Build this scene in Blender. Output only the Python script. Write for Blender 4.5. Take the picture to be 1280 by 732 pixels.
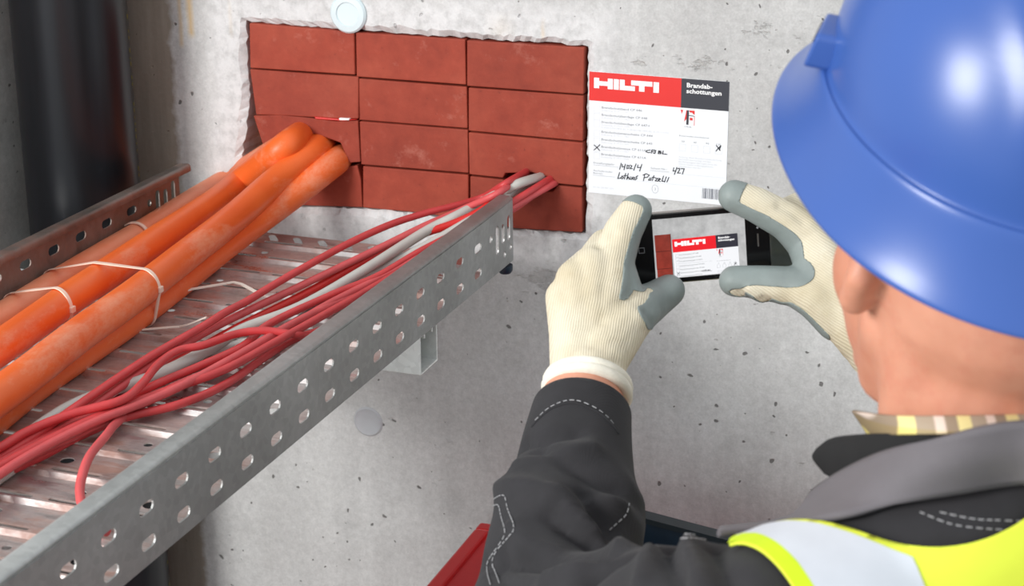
import bpy, bmesh, math, random
import numpy as np
from mathutils import Vector, Matrix
from mathutils.bvhtree import BVHTree

for _o in list(bpy.data.objects):
    bpy.data.objects.remove(_o)
SC = bpy.context.scene
COL = SC.collection
random.seed(4)
rng = np.random.default_rng(4)

# ------------------------------------------------------------------ camera
FPX, PITCH, YAW, ROLL = 2390.0, 0.33923, 0.35409, -0.00675
CAM = np.array([0.6096, -1.8902, 1.9523])
FW = np.array([-math.sin(YAW) * math.cos(PITCH), math.cos(YAW) * math.cos(PITCH), -math.sin(PITCH)])
_R = np.array([math.cos(YAW), math.sin(YAW), 0.0])
_U = np.cross(_R, FW)
RT = math.cos(ROLL) * _R + math.sin(ROLL) * _U
UP = -math.sin(ROLL) * _R + math.cos(ROLL) * _U
cd = bpy.data.cameras.new('camera')
cam = bpy.data.objects.new('camera', cd)
COL.objects.link(cam)
cd.sensor_width = 36.0
cd.lens = 36.0 * FPX / 1280.0
cd.clip_start = 0.05
cd.dof.use_dof = True
cd.dof.focus_distance = 1.78
cd.dof.aperture_fstop = 13.0
cam.matrix_world = Matrix(((RT[0], UP[0], -FW[0], CAM[0]), (RT[1], UP[1], -FW[1], CAM[1]),
                           (RT[2], UP[2], -FW[2], CAM[2]), (0, 0, 0, 1)))
SC.camera = cam

# ------------------------------------------------------------------ world, lights, exposure
w = bpy.data.worlds.new('world')
SC.world = w
w.use_nodes = True
w.node_tree.nodes['Background'].inputs[0].default_value = (0.93, 0.97, 1.0, 1)
w.node_tree.nodes['Background'].inputs[1].default_value = 0.80


def area(name, loc, target, size, power, color):
    ld = bpy.data.lights.new(name, 'AREA')
    ld.shape = 'RECTANGLE'
    ld.size, ld.size_y = size
    ld.energy = power
    ld.color = color
    lo = bpy.data.objects.new(name, ld)
    COL.objects.link(lo)
    lo.location = loc
    lo.rotation_euler = (Vector(target) - Vector(loc)).to_track_quat('-Z', 'Y').to_euler()
    return lo


area('key_light', (-1.2, -2.85, 2.35), (0.0, 0, 1.35), (0.8, 0.8), 62, (1.0, 0.985, 0.96))
SC.view_settings.view_transform = 'Standard'
SC.view_settings.look = 'None'
SC.view_settings.exposure = 0.28
SC.view_settings.gamma = 1.0
SC.view_settings.use_curve_mapping = False


# ------------------------------------------------------------------ helpers: where a sight line meets a real plane
def ray(px, py):
    return FW + RT * (px - 640) / FPX - UP * (py - 366) / FPX


def PY(px, py, Y=0.0):
    d = ray(px, py)
    return Vector(CAM + d * (Y - CAM[1]) / d[1])


def PZ(px, py, Z):
    d = ray(px, py)
    return Vector(CAM + d * (Z - CAM[2]) / d[2])


def PX(px, py, X):
    d = ray(px, py)
    return Vector(CAM + d * (X - CAM[0]) / d[0])


def PD(px, py, D):
    return Vector(CAM + ray(px, py) * D)


# ------------------------------------------------------------------ helpers: materials
MATS = {}


class NT:
    """tiny node-tree builder"""
    def __init__(self, name):
        self.m = bpy.data.materials.new(name)
        self.m.use_nodes = True
        self.t = self.m.node_tree
        self.b = self.t.nodes['Principled BSDF']
        MATS[name] = self.m

    def n(self, typ, **kw):
        nd = self.t.nodes.new(typ)
        for k, v in kw.items():
            setattr(nd, k, v)
        return nd

    def l(self, a, b):
        self.t.links.new(a, b)

    def coord(self, scale=(1, 1, 1), kind='Object', rot=(0, 0, 0)):
        tc = self.n('ShaderNodeTexCoord')
        mp = self.n('ShaderNodeMapping')
        mp.inputs['Scale'].default_value = scale
        mp.inputs['Rotation'].default_value = rot
        self.l(tc.outputs[kind], mp.inputs[0])
        return mp.outputs[0]

    def noise(self, vec, scale, detail=4, rough=0.55):
        nd = self.n('ShaderNodeTexNoise')
        nd.inputs['Scale'].default_value = scale
        nd.inputs['Detail'].default_value = detail
        nd.inputs['Roughness'].default_value = rough
        if vec is not None:
            self.l(vec, nd.inputs['Vector'])
        return nd.outputs['Fac']

    def ramp(self, fac, stops):
        nd = self.n('ShaderNodeValToRGB')
        e = nd.color_ramp.elements
        while len(e) < len(stops):
            e.new(0.5)
        for i, (p, c) in enumerate(stops):
            e[i].position = p
            if isinstance(c, (int, float)):
                c = (c, c, c)
            e[i].color = (*c, 1)
        self.l(fac, nd.inputs[0])
        return nd.outputs[0]

    def mix(self, fac, a, b, mode='MIX'):
        nd = self.n('ShaderNodeMix', data_type='RGBA', blend_type=mode)
        for s, v in ((nd.inputs[0], fac), (nd.inputs[6], a), (nd.inputs[7], b)):
            if isinstance(v, (int, float)):
                s.default_value = v
            elif isinstance(v, tuple):
                s.default_value = (*v, 1)
            else:
                self.l(v, s)
        return nd.outputs[2]

    def math(self, op, a, b=0.0, c=None):
        nd = self.n('ShaderNodeMath', operation=op)
        for s, v in zip(nd.inputs, (a, b) if c is None else (a, b, c)):
            if isinstance(v, (int, float)):
                s.default_value = v
            else:
                self.l(v, s)
        return nd.outputs[0]

    def base(self, v):
        if isinstance(v, tuple):
            self.b.inputs['Base Color'].default_value = (*v, 1)
        else:
            self.l(v, self.b.inputs['Base Color'])

    def set(self, **kw):
        for k, v in kw.items():
            k = k.replace('_', ' ')
            s = self.b.inputs[k]
            if isinstance(v, (int, float, tuple)):
                s.default_value = v
            else:
                self.l(v, s)

    def bump(self, h, strength=0.3, dist=0.002, prev=None):
        nd = self.n('ShaderNodeBump')
        nd.inputs['Strength'].default_value = strength
        nd.inputs['Distance'].default_value = dist
        self.l(h, nd.inputs['Height'])
        if prev is not None:
            self.l(prev, nd.inputs['Normal'])
        self.l(nd.outputs[0], self.b.inputs['Normal'])
        return nd.outputs[0]


def simple(name, col, rough=0.5, metal=0.0, var=0.12, vscale=30, bump=0.0, bscale=200, bdist=0.001, **kw):
    """plain procedural material: colour with fine noise variation and a little relief"""
    t = NT(name)
    v = t.coord()
    f = t.noise(v, vscale, 4)
    lo = tuple(max(0, c * (1 - var)) for c in col)
    hi = tuple(min(1, c * (1 + var)) for c in col)
    t.base(t.ramp(f, [(0.3, lo), (0.7, hi)]))
    t.set(Roughness=rough, Metallic=metal, **kw)
    if bump:
        t.bump(t.noise(v, bscale, 3), bump, bdist)
    return t.m


def srgb(r, g, b):
    def f(c):
        c /= 255.0
        return c / 12.92 if c <= 0.04045 else ((c + 0.055) / 1.055) ** 2.4
    return (f(r), f(g), f(b))


# concrete ---------------------------------------------------------------
def concrete(name, tint=(1, 1, 1), main=True):
    t = NT(name)
    v = t.coord()
    big = t.noise(v, 3.2, 6, 0.62)
    mid = t.noise(v, 17, 6, 0.65)
    fine = t.noise(v, 130, 4, 0.6)
    strk = t.noise(t.coord((26, 26, 3.0)), 1.0, 5, 0.6)
    a, b, c = srgb(190, 189, 188), srgb(207, 207, 206), srgb(221, 221, 221)
    col = t.ramp(big, [(0.32, a), (0.52, b), (0.70, c)])
    col = t.mix(0.42, col, t.ramp(mid, [(0.30, (0.70,) * 3), (0.46, (0.96,) * 3), (0.72, (1.10,) * 3)]), 'MULTIPLY')
    col = t.mix(0.35, col, t.ramp(strk, [(0.3, (0.74,) * 3), (0.65, (1.08,) * 3)]), 'MULTIPLY')
    col = t.mix(0.5, col, t.ramp(fine, [(0.3, (0.74,) * 3), (0.7, (1.1,) * 3)]), 'MULTIPLY')
    col = t.mix(0.4, col, t.ramp(t.noise(v, 420, 3, 0.6), [(0.3, (0.72,) * 3), (0.7, (1.12,) * 3)]), 'MULTIPLY')
    # pores
    vo = t.n('ShaderNodeTexVoronoi')
    vo.inputs['Scale'].default_value = 62
    wv = t.n('ShaderNodeVectorMath', operation='ADD')
    t.l(v, wv.inputs[0])
    nz = t.n('ShaderNodeTexNoise')
    nz.inputs['Scale'].default_value = 60
    t.l(v, nz.inputs['Vector'])
    sc = t.n('ShaderNodeVectorMath', operation='SCALE')
    t.l(nz.outputs['Color'], sc.inputs[0])
    sc.inputs['Scale'].default_value = 0.012
    t.l(sc.outputs[0], wv.inputs[1])
    vo.voronoi_dimensions = '2D'
    s2 = t.n('ShaderNodeSeparateXYZ')
    t.l(wv.outputs[0], s2.inputs[0])
    c2 = t.n('ShaderNodeCombineXYZ')
    t.l(t.math('ADD', s2.outputs[0], s2.outputs[1]), c2.inputs[0])
    t.l(s2.outputs[2], c2.inputs[1])
    t.l(c2.outputs[0], vo.inputs['Vector'])
    sep = t.n('ShaderNodeSeparateColor')
    t.l(vo.outputs['Color'], sep.inputs[0])
    size = t.math('MULTIPLY', t.math('POWER', sep.outputs[0], 5.0), 0.17)
    pore = t.math('SUBTRACT', size, vo.outputs['Distance'])
    gate = t.math('GREATER_THAN', sep.outputs[1], 0.35)
    pore = t.math('MULTIPLY', t.math('MULTIPLY', pore, 22.0), gate)
    pn = t.n('ShaderNodeClamp')
    t.l(pore, pn.inputs[0])
    pore = pn.outputs[0]
    col = t.mix(t.math('MULTIPLY', pore, 0.75), col, srgb(70, 66, 62))
    # gouges
    gg = t.noise(t.coord((30, 30, 55)), 1.0, 5, 0.7)
    if main:
        so = t.n('ShaderNodeSeparateXYZ')
        t.l(v, so.inputs[0])
        X, Z = so.outputs[0], so.outputs[2]
        # worn patches: beside the tray end and along the formwork joint above the label
        for cx, cz, rx, rz, am in ((-0.04, 1.262, 0.055, 0.035, 0.16), (0.12, 1.515, 0.16, 0.012, 0.12), (0.20, 1.558, 0.06, 0.03, 0.10), (0.27, 1.44, 0.04, 0.03, 0.1)):
            ex = t.math('POWER', t.math('DIVIDE', t.math('SUBTRACT', X, cx), rx), 2.0)
            ez = t.math('POWER', t.math('DIVIDE', t.math('SUBTRACT', Z, cz), rz), 2.0)
            m = t.n('ShaderNodeClamp')
            t.l(t.math('SUBTRACT', 1.0, t.math('ADD', ex, ez)), m.inputs[0])
            gg = t.math('ADD', gg, t.math('MULTIPLY', m.outputs[0], am))
    gg = t.ramp(gg, [(0.655, 0.0), (0.72, 1.0)])
    col = t.mix(t.math('MULTIPLY', gg, 0.42), col, t.ramp(t.noise(v, 90, 4, 0.7), [(0.35, srgb(96, 92, 88)), (0.6, srgb(176, 173, 168))]))
    if main:
        # old damp stain beside the drain pipe and rusty runs: marks with their own place on this wall
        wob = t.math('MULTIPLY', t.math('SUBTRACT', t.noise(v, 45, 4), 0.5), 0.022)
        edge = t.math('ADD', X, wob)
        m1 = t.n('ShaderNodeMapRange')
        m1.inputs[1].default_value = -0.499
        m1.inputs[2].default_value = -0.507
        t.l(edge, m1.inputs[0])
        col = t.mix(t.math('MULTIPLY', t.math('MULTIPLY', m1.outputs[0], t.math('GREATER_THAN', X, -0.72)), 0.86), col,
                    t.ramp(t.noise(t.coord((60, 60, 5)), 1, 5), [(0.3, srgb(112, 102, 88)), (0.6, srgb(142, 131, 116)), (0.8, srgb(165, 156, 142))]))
        # yellowish runs
        for cx, wx, z0, z1, s in ((-0.476, 0.006, 1.50, 1.60, .7), (-0.489, 0.004, 1.49, 1.60, .5), (-0.052, 0.0035, 1.528, 1.556, .75),
                                  (-0.425, 0.004, 1.505, 1.56, .3), (-0.10, 0.02, 1.527, 1.56, .25)):
            dx = t.math('DIVIDE', t.math('ABSOLUTE', t.math('SUBTRACT', t.math('ADD', X, t.math('MULTIPLY', wob, 0.2)), cx)), wx)
            g = t.math('SUBTRACT', 1.0, dx)
            zz = t.n('ShaderNodeMapRange')
            zz.inputs[1].default_value = z0
            zz.inputs[2].default_value = z0 + 0.008
            t.l(t.math('ADD', Z, wob), zz.inputs[0])
            z2 = t.n('ShaderNodeMapRange')
            z2.inputs[1].default_value = z1
            z2.inputs[2].default_value = z1 - 0.02
            t.l(Z, z2.inputs[0])
            cl = t.n('ShaderNodeClamp')
            t.l(t.math('MULTIPLY', t.math('MULTIPLY', g, zz.outputs[0]), z2.outputs[0]), cl.inputs[0])
            col = t.mix(t.math('MULTIPLY', cl.outputs[0], s), col, srgb(214, 178, 110))
        # pale re-plastered rim round the opening
        dx = t.math('SUBTRACT', t.math('ABSOLUTE', t.math('ADD', X, 0.215)), 0.195)
        dz = t.math('SUBTRACT', t.math('ABSOLUTE', t.math('SUBTRACT', Z, 1.420)), 0.102)
        dd = t.math('ADD', t.math('MAXIMUM', dx, dz), t.math('MULTIPLY', wob, 2.0))
        m2 = t.n('ShaderNodeMapRange')
        m2.inputs[1].default_value = 0.052
        m2.inputs[2].default_value = 0.030
        t.l(dd, m2.inputs[0])
        col = t.mix(t.math('MULTIPLY', m2.outputs[0], 0.55), col,
                    t.ramp(t.noise(v, 60, 5, 0.7), [(0.35, srgb(190, 190, 190)), (0.55, srgb(232, 232, 233))]))
    if tint != (1, 1, 1):
        col = t.mix(1.0, col, tint, 'MULTIPLY')
    t.base(col)
    t.set(Roughness=0.88)
    h = t.math('SUBTRACT', t.math('ADD', t.math('MULTIPLY', mid, 0.5), t.math('MULTIPLY', fine, 0.3)),
               t.math('ADD', t.math('MULTIPLY', pore, 0.9), t.math('MULTIPLY', gg, 0.8)))
    t.bump(h, 0.7, 0.002)
    return t.m


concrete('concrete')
concrete('concrete_side', (0.96, 0.95, 0.93), False)
simple('floor_screed', srgb(140, 138, 134), 0.9, var=0.15, vscale=6, bump=0.3, bscale=60)


def brick_mat():
    t = NT('firestop_foam')
    oi = t.n('ShaderNodeObjectInfo')
    v = t.coord()
    n1 = t.noise(v, 9, 6, 0.6)
    n2 = t.noise(v, 60, 5, 0.6)
    col = t.ramp(n1, [(0.25, srgb(128, 44, 28)), (0.5, srgb(150, 57, 37)), (0.72, srgb(166, 76, 54))])
    col = t.mix(0.30, col, t.ramp(n2, [(0.3, srgb(126, 44, 30)), (0.62, srgb(168, 70, 50)), (0.8, srgb(190, 104, 86))]))
    dots = t.ramp(t.noise(v, 240, 2), [(0.24, 1.0), (0.29, 0.0)])
    col = t.mix(t.math('MULTIPLY', dots, 0.35), col, srgb(90, 32, 24))
    pale = t.ramp(t.noise(v, 22, 6, 0.72), [(0.58, 0.0), (0.76, 0.6)])
    col = t.mix(pale, col, srgb(196, 128, 112))
    hs = t.n('ShaderNodeHueSaturation')
    t.l(col, hs.inputs['Color'])
    t.l(t.math('ADD', t.math('MULTIPLY', oi.outputs['Random'], 0.14), 0.93), hs.inputs['Value'])
    t.base(hs.outputs[0])
    t.set(Roughness=0.72)
    t.bump(t.math('ADD', n2, t.math('MULTIPLY', t.noise(v, 300, 3), 0.4)), 0.3, 0.0012)


brick_mat()


def galv(name, dark, light, rough, dust=0.0, met=1.0):
    t = NT(name)
    v = t.coord()
    vo = t.n('ShaderNodeTexVoronoi')
    vo.inputs['Scale'].default_value = 170
    t.l(v, vo.inputs['Vector'])
    n1 = t.noise(v, 6, 5)
    col = t.ramp(n1, [(0.3, dark), (0.7, light)])
    sp = t.n('ShaderNodeSeparateColor')
    t.l(vo.outputs['Color'], sp.inputs[0])
    col = t.mix(0.25, col, t.ramp(sp.outputs[0], [(0, (0.6,) * 3), (1, (1.15,) * 3)]), 'MULTIPLY')
    ro = t.math('ADD', t.math('MULTIPLY', t.noise(v, 30, 4), 0.2), rough - 0.1)
    if dust:
        d = t.noise(v, 7, 6, 0.7)
        dd = t.ramp(d, [(0.46 - dust * 0.25, 0.0), (0.66 - dust * 0.1, 0.85)])
        sm = t.ramp(t.noise(t.coord((14, 60, 30)), 1.0, 5, 0.65), [(0.36, 0.25), (0.55, 1.0)])
        dd = t.math('MULTIPLY', dd, sm)
        col = t.mix(dd, col, t.ramp(t.noise(v, 40, 4), [(0.3, srgb(122, 78, 64)), (0.7, srgb(160, 112, 94))]))
        met = t.math('SUBTRACT', 1.0, dd)
        ro = t.math('ADD', ro, t.math('MULTIPLY', dd, 0.45))
    t.base(col)
    t.set(Roughness=ro, Metallic=met)
    t.bump(t.noise(v, 220, 3), 0.08, 0.0006)


galv('galvanised_rail', srgb(146, 147, 145), srgb(180, 182, 181), 0.46, met=0.55)
galv('galvanised_rail_dusty', srgb(120, 112, 106), srgb(165, 158, 152), 0.45, 0.35)
galv('tray_floor_steel', srgb(200, 198, 197), srgb(232, 231, 230), 0.22, 0.6)
galv('strut_steel', srgb(232, 236, 234), srgb(248, 250, 249), 0.3, met=0.45)


def conduit_mat(name, a, b, dusty):
    t = NT(name)
    v = t.coord()
    col = t.ramp(t.noise(v, 8, 5), [(0.3, a), (0.7, b)])
    du = t.ramp(t.noise(t.coord((20, 8, 20)), 1.0, 6, 0.75), [(0.52 - dusty, 0.0), (0.74, 0.7)])
    col = t.mix(du, col, srgb(238, 172, 140))
    mk = t.ramp(t.noise(v, 70, 4), [(0.72, 0.0), (0.78, 0.5)])
    col = t.mix(mk, col, srgb(180, 84, 40))
    t.base(col)
    t.set(Roughness=0.42)
    t.bump(t.noise(v, 90, 3), 0.1, 0.001)


conduit_mat('orange_conduit', srgb(226, 92, 32), srgb(240, 112, 48), 0.0)
conduit_mat('orange_conduit_dusty', srgb(226, 104, 58), srgb(238, 134, 92), 0.22)
simple('red_cable', srgb(200, 64, 66), 0.45, var=0.1, vscale=40, bump=0.1)
simple('red_cable_bright', srgb(206, 38, 34), 0.4, var=0.08, vscale=40)
simple('red_cable_pale', srgb(210, 86, 88), 0.5, var=0.1, vscale=40, bump=0.1)
simple('grey_cable', srgb(196, 194, 188), 0.45, var=0.05)
simple('cable_print', srgb(60, 20, 22), 0.5)
simple('nylon_white', srgb(236, 226, 214), 0.4, var=0.05)
simple('nylon_flesh', srgb(240, 208, 190), 0.4, var=0.05)


def pipe_mat():
    t = NT('black_drain_pipe')
    v = t.coord()
    t.base(t.ramp(t.noise(t.coord((30, 30, 2)), 1, 5), [(0.3, srgb(14, 15, 18)), (0.7, srgb(40, 42, 48))]))
    sc = t.ramp(t.noise(t.coord((12, 12, 5), rot=(0.3, 0.5, 0)), 1.6, 7, 0.8), [(0.62, 0.0), (0.76, 1.0)])
    t.base(t.mix(t.math('MULTIPLY', sc, 0.3), t.ramp(t.noise(t.coord((30, 30, 2)), 1, 5), [(0.3, srgb(14, 15, 18)), (0.7, srgb(26, 28, 33))]), srgb(120, 124, 132)))
    t.set(Roughness=t.math('ADD', t.math('MULTIPLY', sc, 0.3), 0.3), Specular_IOR_Level=0.35)


pipe_mat()
simple('pipe_print_yellow', srgb(150, 140, 50), 0.5)
simple('plug_plastic', srgb(214, 228, 232), 0.35, var=0.03)
simple('plug_mortar', srgb(186, 188, 192), 0.7, var=0.08, bump=0.2, bscale=120)
simple('red_paint', srgb(196, 24, 30), 0.35, var=0.1, vscale=12, bump=0.06)
simple('navy_plastic', srgb(30, 46, 62), 0.35, var=0.15)
simple('crate_rim_plastic', srgb(48, 54, 58), 0.4, var=0.15, bump=0.1)
simple('steel_leg', srgb(110, 112, 114), 0.4, 0.9)
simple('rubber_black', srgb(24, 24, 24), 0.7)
simple('label_paper', srgb(240, 243, 247), 0.38, var=0.012, vscale=20)
simple('print_red', srgb(226, 48, 44), 0.4, var=0.03)
simple('print_dark', srgb(56, 58, 66), 0.4, var=0.04)
simple('print_white', srgb(250, 250, 250), 0.4, var=0.01)
simple('print_grey', srgb(150, 152, 158), 0.5, var=0.02)
simple('print_faint', srgb(206, 209, 214), 0.5, var=0.02)
simple('print_box', srgb(212, 215, 220), 0.5, var=0.02)
simple('pen_ink', srgb(38, 40, 52), 0.5, var=0.05)
simple('print_barcode', srgb(96, 100, 112), 0.5, var=0.02)


# ------------------------------------------------------------------ helpers: meshes and objects
def link(o, parent=None):
    COL.objects.link(o)
    if parent is not None:
        o.parent = parent
    return o


def tag(o, label=None, cat=None, group=None, kind=None):
    for k, v in (('label', label), ('category', cat), ('group', group), ('kind', kind)):
        if v:
            o[k] = v
    return o


def empty(name, loc, label=None, cat=None, group=None, kind=None):
    o = bpy.data.objects.new(name, None)
    o.location = loc
    o.empty_display_size = 0.05
    link(o)
    return tag(o, label, cat, group, kind)


def child(o, parent):
    """parent a world-space mesh under an unrotated empty, keeping its place"""
    o.parent = parent
    o.matrix_parent_inverse = Matrix.Translation(-Vector(parent.location))
    return o


def mesh_obj(name, verts, faces, mat, parent=None, smooth=None, origin=None):
    me = bpy.data.meshes.new(name)
    me.from_pydata([tuple(v) for v in verts], [], [tuple(f) for f in faces])
    return finish(name, me, mat, parent, smooth)


def finish(name, me, mat, parent=None, smooth=None):
    me.validate()
    if mat:
        me.materials.append(MATS[mat])
    if smooth is not None:
        me.polygons.foreach_set('use_smooth', [True] * len(me.polygons))
        if smooth < 180:
            me.set_sharp_from_angle(angle=math.radians(smooth))
    me.update()
    o = bpy.data.objects.new(name, me)
    COL.objects.link(o)
    if parent is not None:
        child(o, parent) if parent.type == 'EMPTY' else setattr(o, 'parent', parent)
    return o


def bm_obj(name, bm, mat, parent=None, smooth=None):
    bmesh.ops.recalc_face_normals(bm, faces=bm.faces)
    me = bpy.data.meshes.new(name)
    bm.to_mesh(me)
    bm.free()
    return finish(name, me, mat, parent, smooth)


def bevel(o, width=0.001, seg=2, angle=35):
    m = o.modifiers.new('bevel', 'BEVEL')
    m.width = width
    m.segments = seg
    m.limit_method = 'ANGLE'
    m.angle_limit = math.radians(angle)
    return o


def solidify(o, th, off=0.0):
    m = o.modifiers.new('solid', 'SOLIDIFY')
    m.thickness = th
    m.offset = off
    return o


def box(bm, lo, hi):
    vs = [bm.verts.new((x, y, z)) for x in (lo[0], hi[0]) for y in (lo[1], hi[1]) for z in (lo[2], hi[2])]
    for f in ((0, 1, 3, 2), (4, 6, 7, 5), (0, 4, 5, 1), (2, 3, 7, 6), (0, 2, 6, 4), (1, 5, 7, 3)):
        bm.faces.new([vs[i] for i in f])


def box_obj(name, lo, hi, mat, parent=None, bev=0.0):
    bm = bmesh.new()
    box(bm, lo, hi)
    o = bm_obj(name, bm, mat, parent)
    if bev:
        bevel(o, bev)
    return o


def prism(bm, poly, axis_pts):
    """poly: list of 2D; axis_pts(u, v, k) -> 3D for k = 0 front, 1 back"""
    a = [bm.verts.new(axis_pts(u, v, 0)) for u, v in poly]
    b = [bm.verts.new(axis_pts(u, v, 1)) for u, v in poly]
    n = len(poly)
    bm.faces.new(a)
    bm.faces.new(b[::-1])
    for i in range(n):
        bm.faces.new((a[i], b[i], b[(i + 1) % n], a[(i + 1) % n]))


def spline(pts, step=6):
    """Catmull-Rom through points"""
    P = [np.array(p, float) for p in pts]
    P = [2 * P[0] - P[1]] + P + [2 * P[-1] - P[-2]]
    out = []
    for i in range(1, len(P) - 2):
        for k in range(step):
            t = k / step
            a, b, c, d = P[i - 1:i + 3]
            out.append(0.5 * ((2 * b) + (-a + c) * t + (2 * a - 5 * b + 4 * c - d) * t * t + (-a + 3 * b - 3 * c + d) * t ** 3))
    out.append(P[-2])
    return out


def tube_geo(path, radii, n=10, flat=None, cap=True):
    """swept tube; radii scalar or list; flat=(a,b) elliptical half-axes with normal kept upright"""
    path = [np.array(p, float) for p in path]
    if not hasattr(radii, '__len__'):
        radii = [radii] * len(path)
    verts, faces = [], []
    up = None
    for i, p in enumerate(path):
        d = path[min(i + 1, len(path) - 1)] - path[max(i - 1, 0)]
        d = d / (np.linalg.norm(d) + 1e-12)
        if up is None:
            up = np.array([0, 0, 1.0]) if abs(d[2]) < 0.9 else np.array([1.0, 0, 0])
        up = up - d * (up @ d)
        up /= np.linalg.norm(up)
        s = np.cross(d, up)
        for k in range(n):
            a = 2 * math.pi * (k + 0.5) / n
            if flat:
                q = p + s * flat[0] * math.cos(a) + up * flat[1] * math.sin(a)
            else:
                q = p + radii[i] * (s * math.cos(a) + up * math.sin(a))
            verts.append(q)
    m = len(path)
    for i in range(m - 1):
        for k in range(n):
            faces.append((i * n + k, i * n + (k + 1) % n, (i + 1) * n + (k + 1) % n, (i + 1) * n + k))
    if cap:
        faces.append(tuple(range(n))[::-1])
        faces.append(tuple((m - 1) * n + k for k in range(n)))
    return verts, faces


def tube(name, path, radii, mat, parent=None, n=10, flat=None, smooth=50):
    v, f = tube_geo(path, radii, n, flat)
    return mesh_obj(name, v, f, mat, parent, smooth)


def plate(rect, holes, fmap, bm):
    """flat plate rect=(u0,u1,v0,v1) with polygon holes, mapped by fmap(u,v) into bm"""
    b2 = bmesh.new()
    loops = [[(rect[0], rect[2]), (rect[1], rect[2]), (rect[1], rect[3]), (rect[0], rect[3])]] + holes
    es = []
    for lp in loops:
        vs = [b2.verts.new((u, v, 0)) for u, v in lp]
        for i in range(len(vs)):
            es.append(b2.edges.new((vs[i], vs[(i + 1) % len(vs)])))
    bmesh.ops.triangle_fill(b2, edges=es, use_beauty=True, use_dissolve=False, normal=(0, 0, 1))
    idx = {}
    for v in b2.verts:
        idx[v] = bm.verts.new(fmap(v.co.x, v.co.y))
    for f in b2.faces:
        try:
            bm.faces.new([idx[v] for v in f.verts])
        except ValueError:
            pass
    b2.free()


def slot(cu, cv, L, W, ang=0.0, n=5):
    """rounded slot outline, length L along u"""
    pts = []
    r = W / 2
    for s, a0 in ((1, -math.pi / 2), (-1, math.pi / 2)):
        for k in range(n + 1):
            a = a0 + math.pi * k / n
            pts.append((s * (L / 2 - r) + r * math.cos(a), r * math.sin(a)))
    ca, sa = math.cos(ang), math.sin(ang)
    return [(cu + x * ca - y * sa, cv + x * sa + y * ca) for x, y in pts]


def circle(cu, cv, r, n=14):
    return [(cu + r * math.cos(2 * math.pi * k / n), cv + r * math.sin(2 * math.pi * k / n)) for k in range(n)]


def lathe(name, prof, n, mat, parent=None, M=None, smooth=40):
    """profile [(r, h)] about local z"""
    verts, faces = [], []
    for r, h in prof:
        for k in range(n):
            a = 2 * math.pi * k / n
            verts.append(Vector((r * math.cos(a), r * math.sin(a), h)))
    for i in range(len(prof) - 1):
        for k in range(n):
            faces.append((i * n + k, i * n + (k + 1) % n, (i + 1) * n + (k + 1) % n, (i + 1) * n + k))
    faces.append(tuple(range(n))[::-1])
    faces.append(tuple((len(prof) - 1) * n + k for k in range(n)))
    if M is not None:
        verts = [M @ v for v in verts]
    return mesh_obj(name, verts, faces, mat, parent, smooth)


_fc = {}


def text_geo(s, size, bold=0.0, sx=1.0):
    key = (s, size, bold, sx)
    if key not in _fc:
        cu = bpy.data.curves.new('t', 'FONT')
        cu.body = s
        cu.size = size
        cu.offset = bold * size
        cu.resolution_u = 2
        o = bpy.data.objects.new('t', cu)
        COL.objects.link(o)
        dg = bpy.context.evaluated_depsgraph_get()
        dg.update()
        me = bpy.data.meshes.new_from_object(o.evaluated_get(dg))
        v = [(a.co.x * sx, a.co.y) for a in me.vertices]
        f = [tuple(p.vertices) for p in me.polygons]
        bpy.data.objects.remove(o)
        bpy.data.curves.remove(cu)
        bpy.data.meshes.remove(me)
        _fc[key] = (v, f)
    return _fc[key]


# ================================================================== THE SETTING
CORNER_X = -0.66
WALL_T = 0.30


# opening in the wall: outline (px on the wall face) with a broken edge
hole_px = [(306, 27), (350, 31), (400, 35), (440, 38), (500, 43), (560, 47), (620, 51), (680, 54), (734, 58),
           (734, 100), (732, 150), (733, 200), (731, 250), (731, 294),
           (690, 291), (640, 288), (600, 284), (560, 276), (520, 268), (470, 263), (420, 261), (370, 260), (322, 252),
           (306, 225), (300, 195), (306, 160), (309, 120), (306, 80)]
hole = [PY(*p) for p in hole_px]


def rough_loop(pts, step, amp, seed):
    r = random.Random(seed)
    out = []
    n = len(pts)
    for i in range(n):
        a, b = pts[i], pts[(i + 1) % n]
        k = max(1, int((b - a).length / step))
        for j in range(k):
            p = a.lerp(b, j / k)
            out.append(Vector((p.x + r.uniform(-amp, amp), p.y, p.z + r.uniform(-amp, amp))))
    return out


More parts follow.
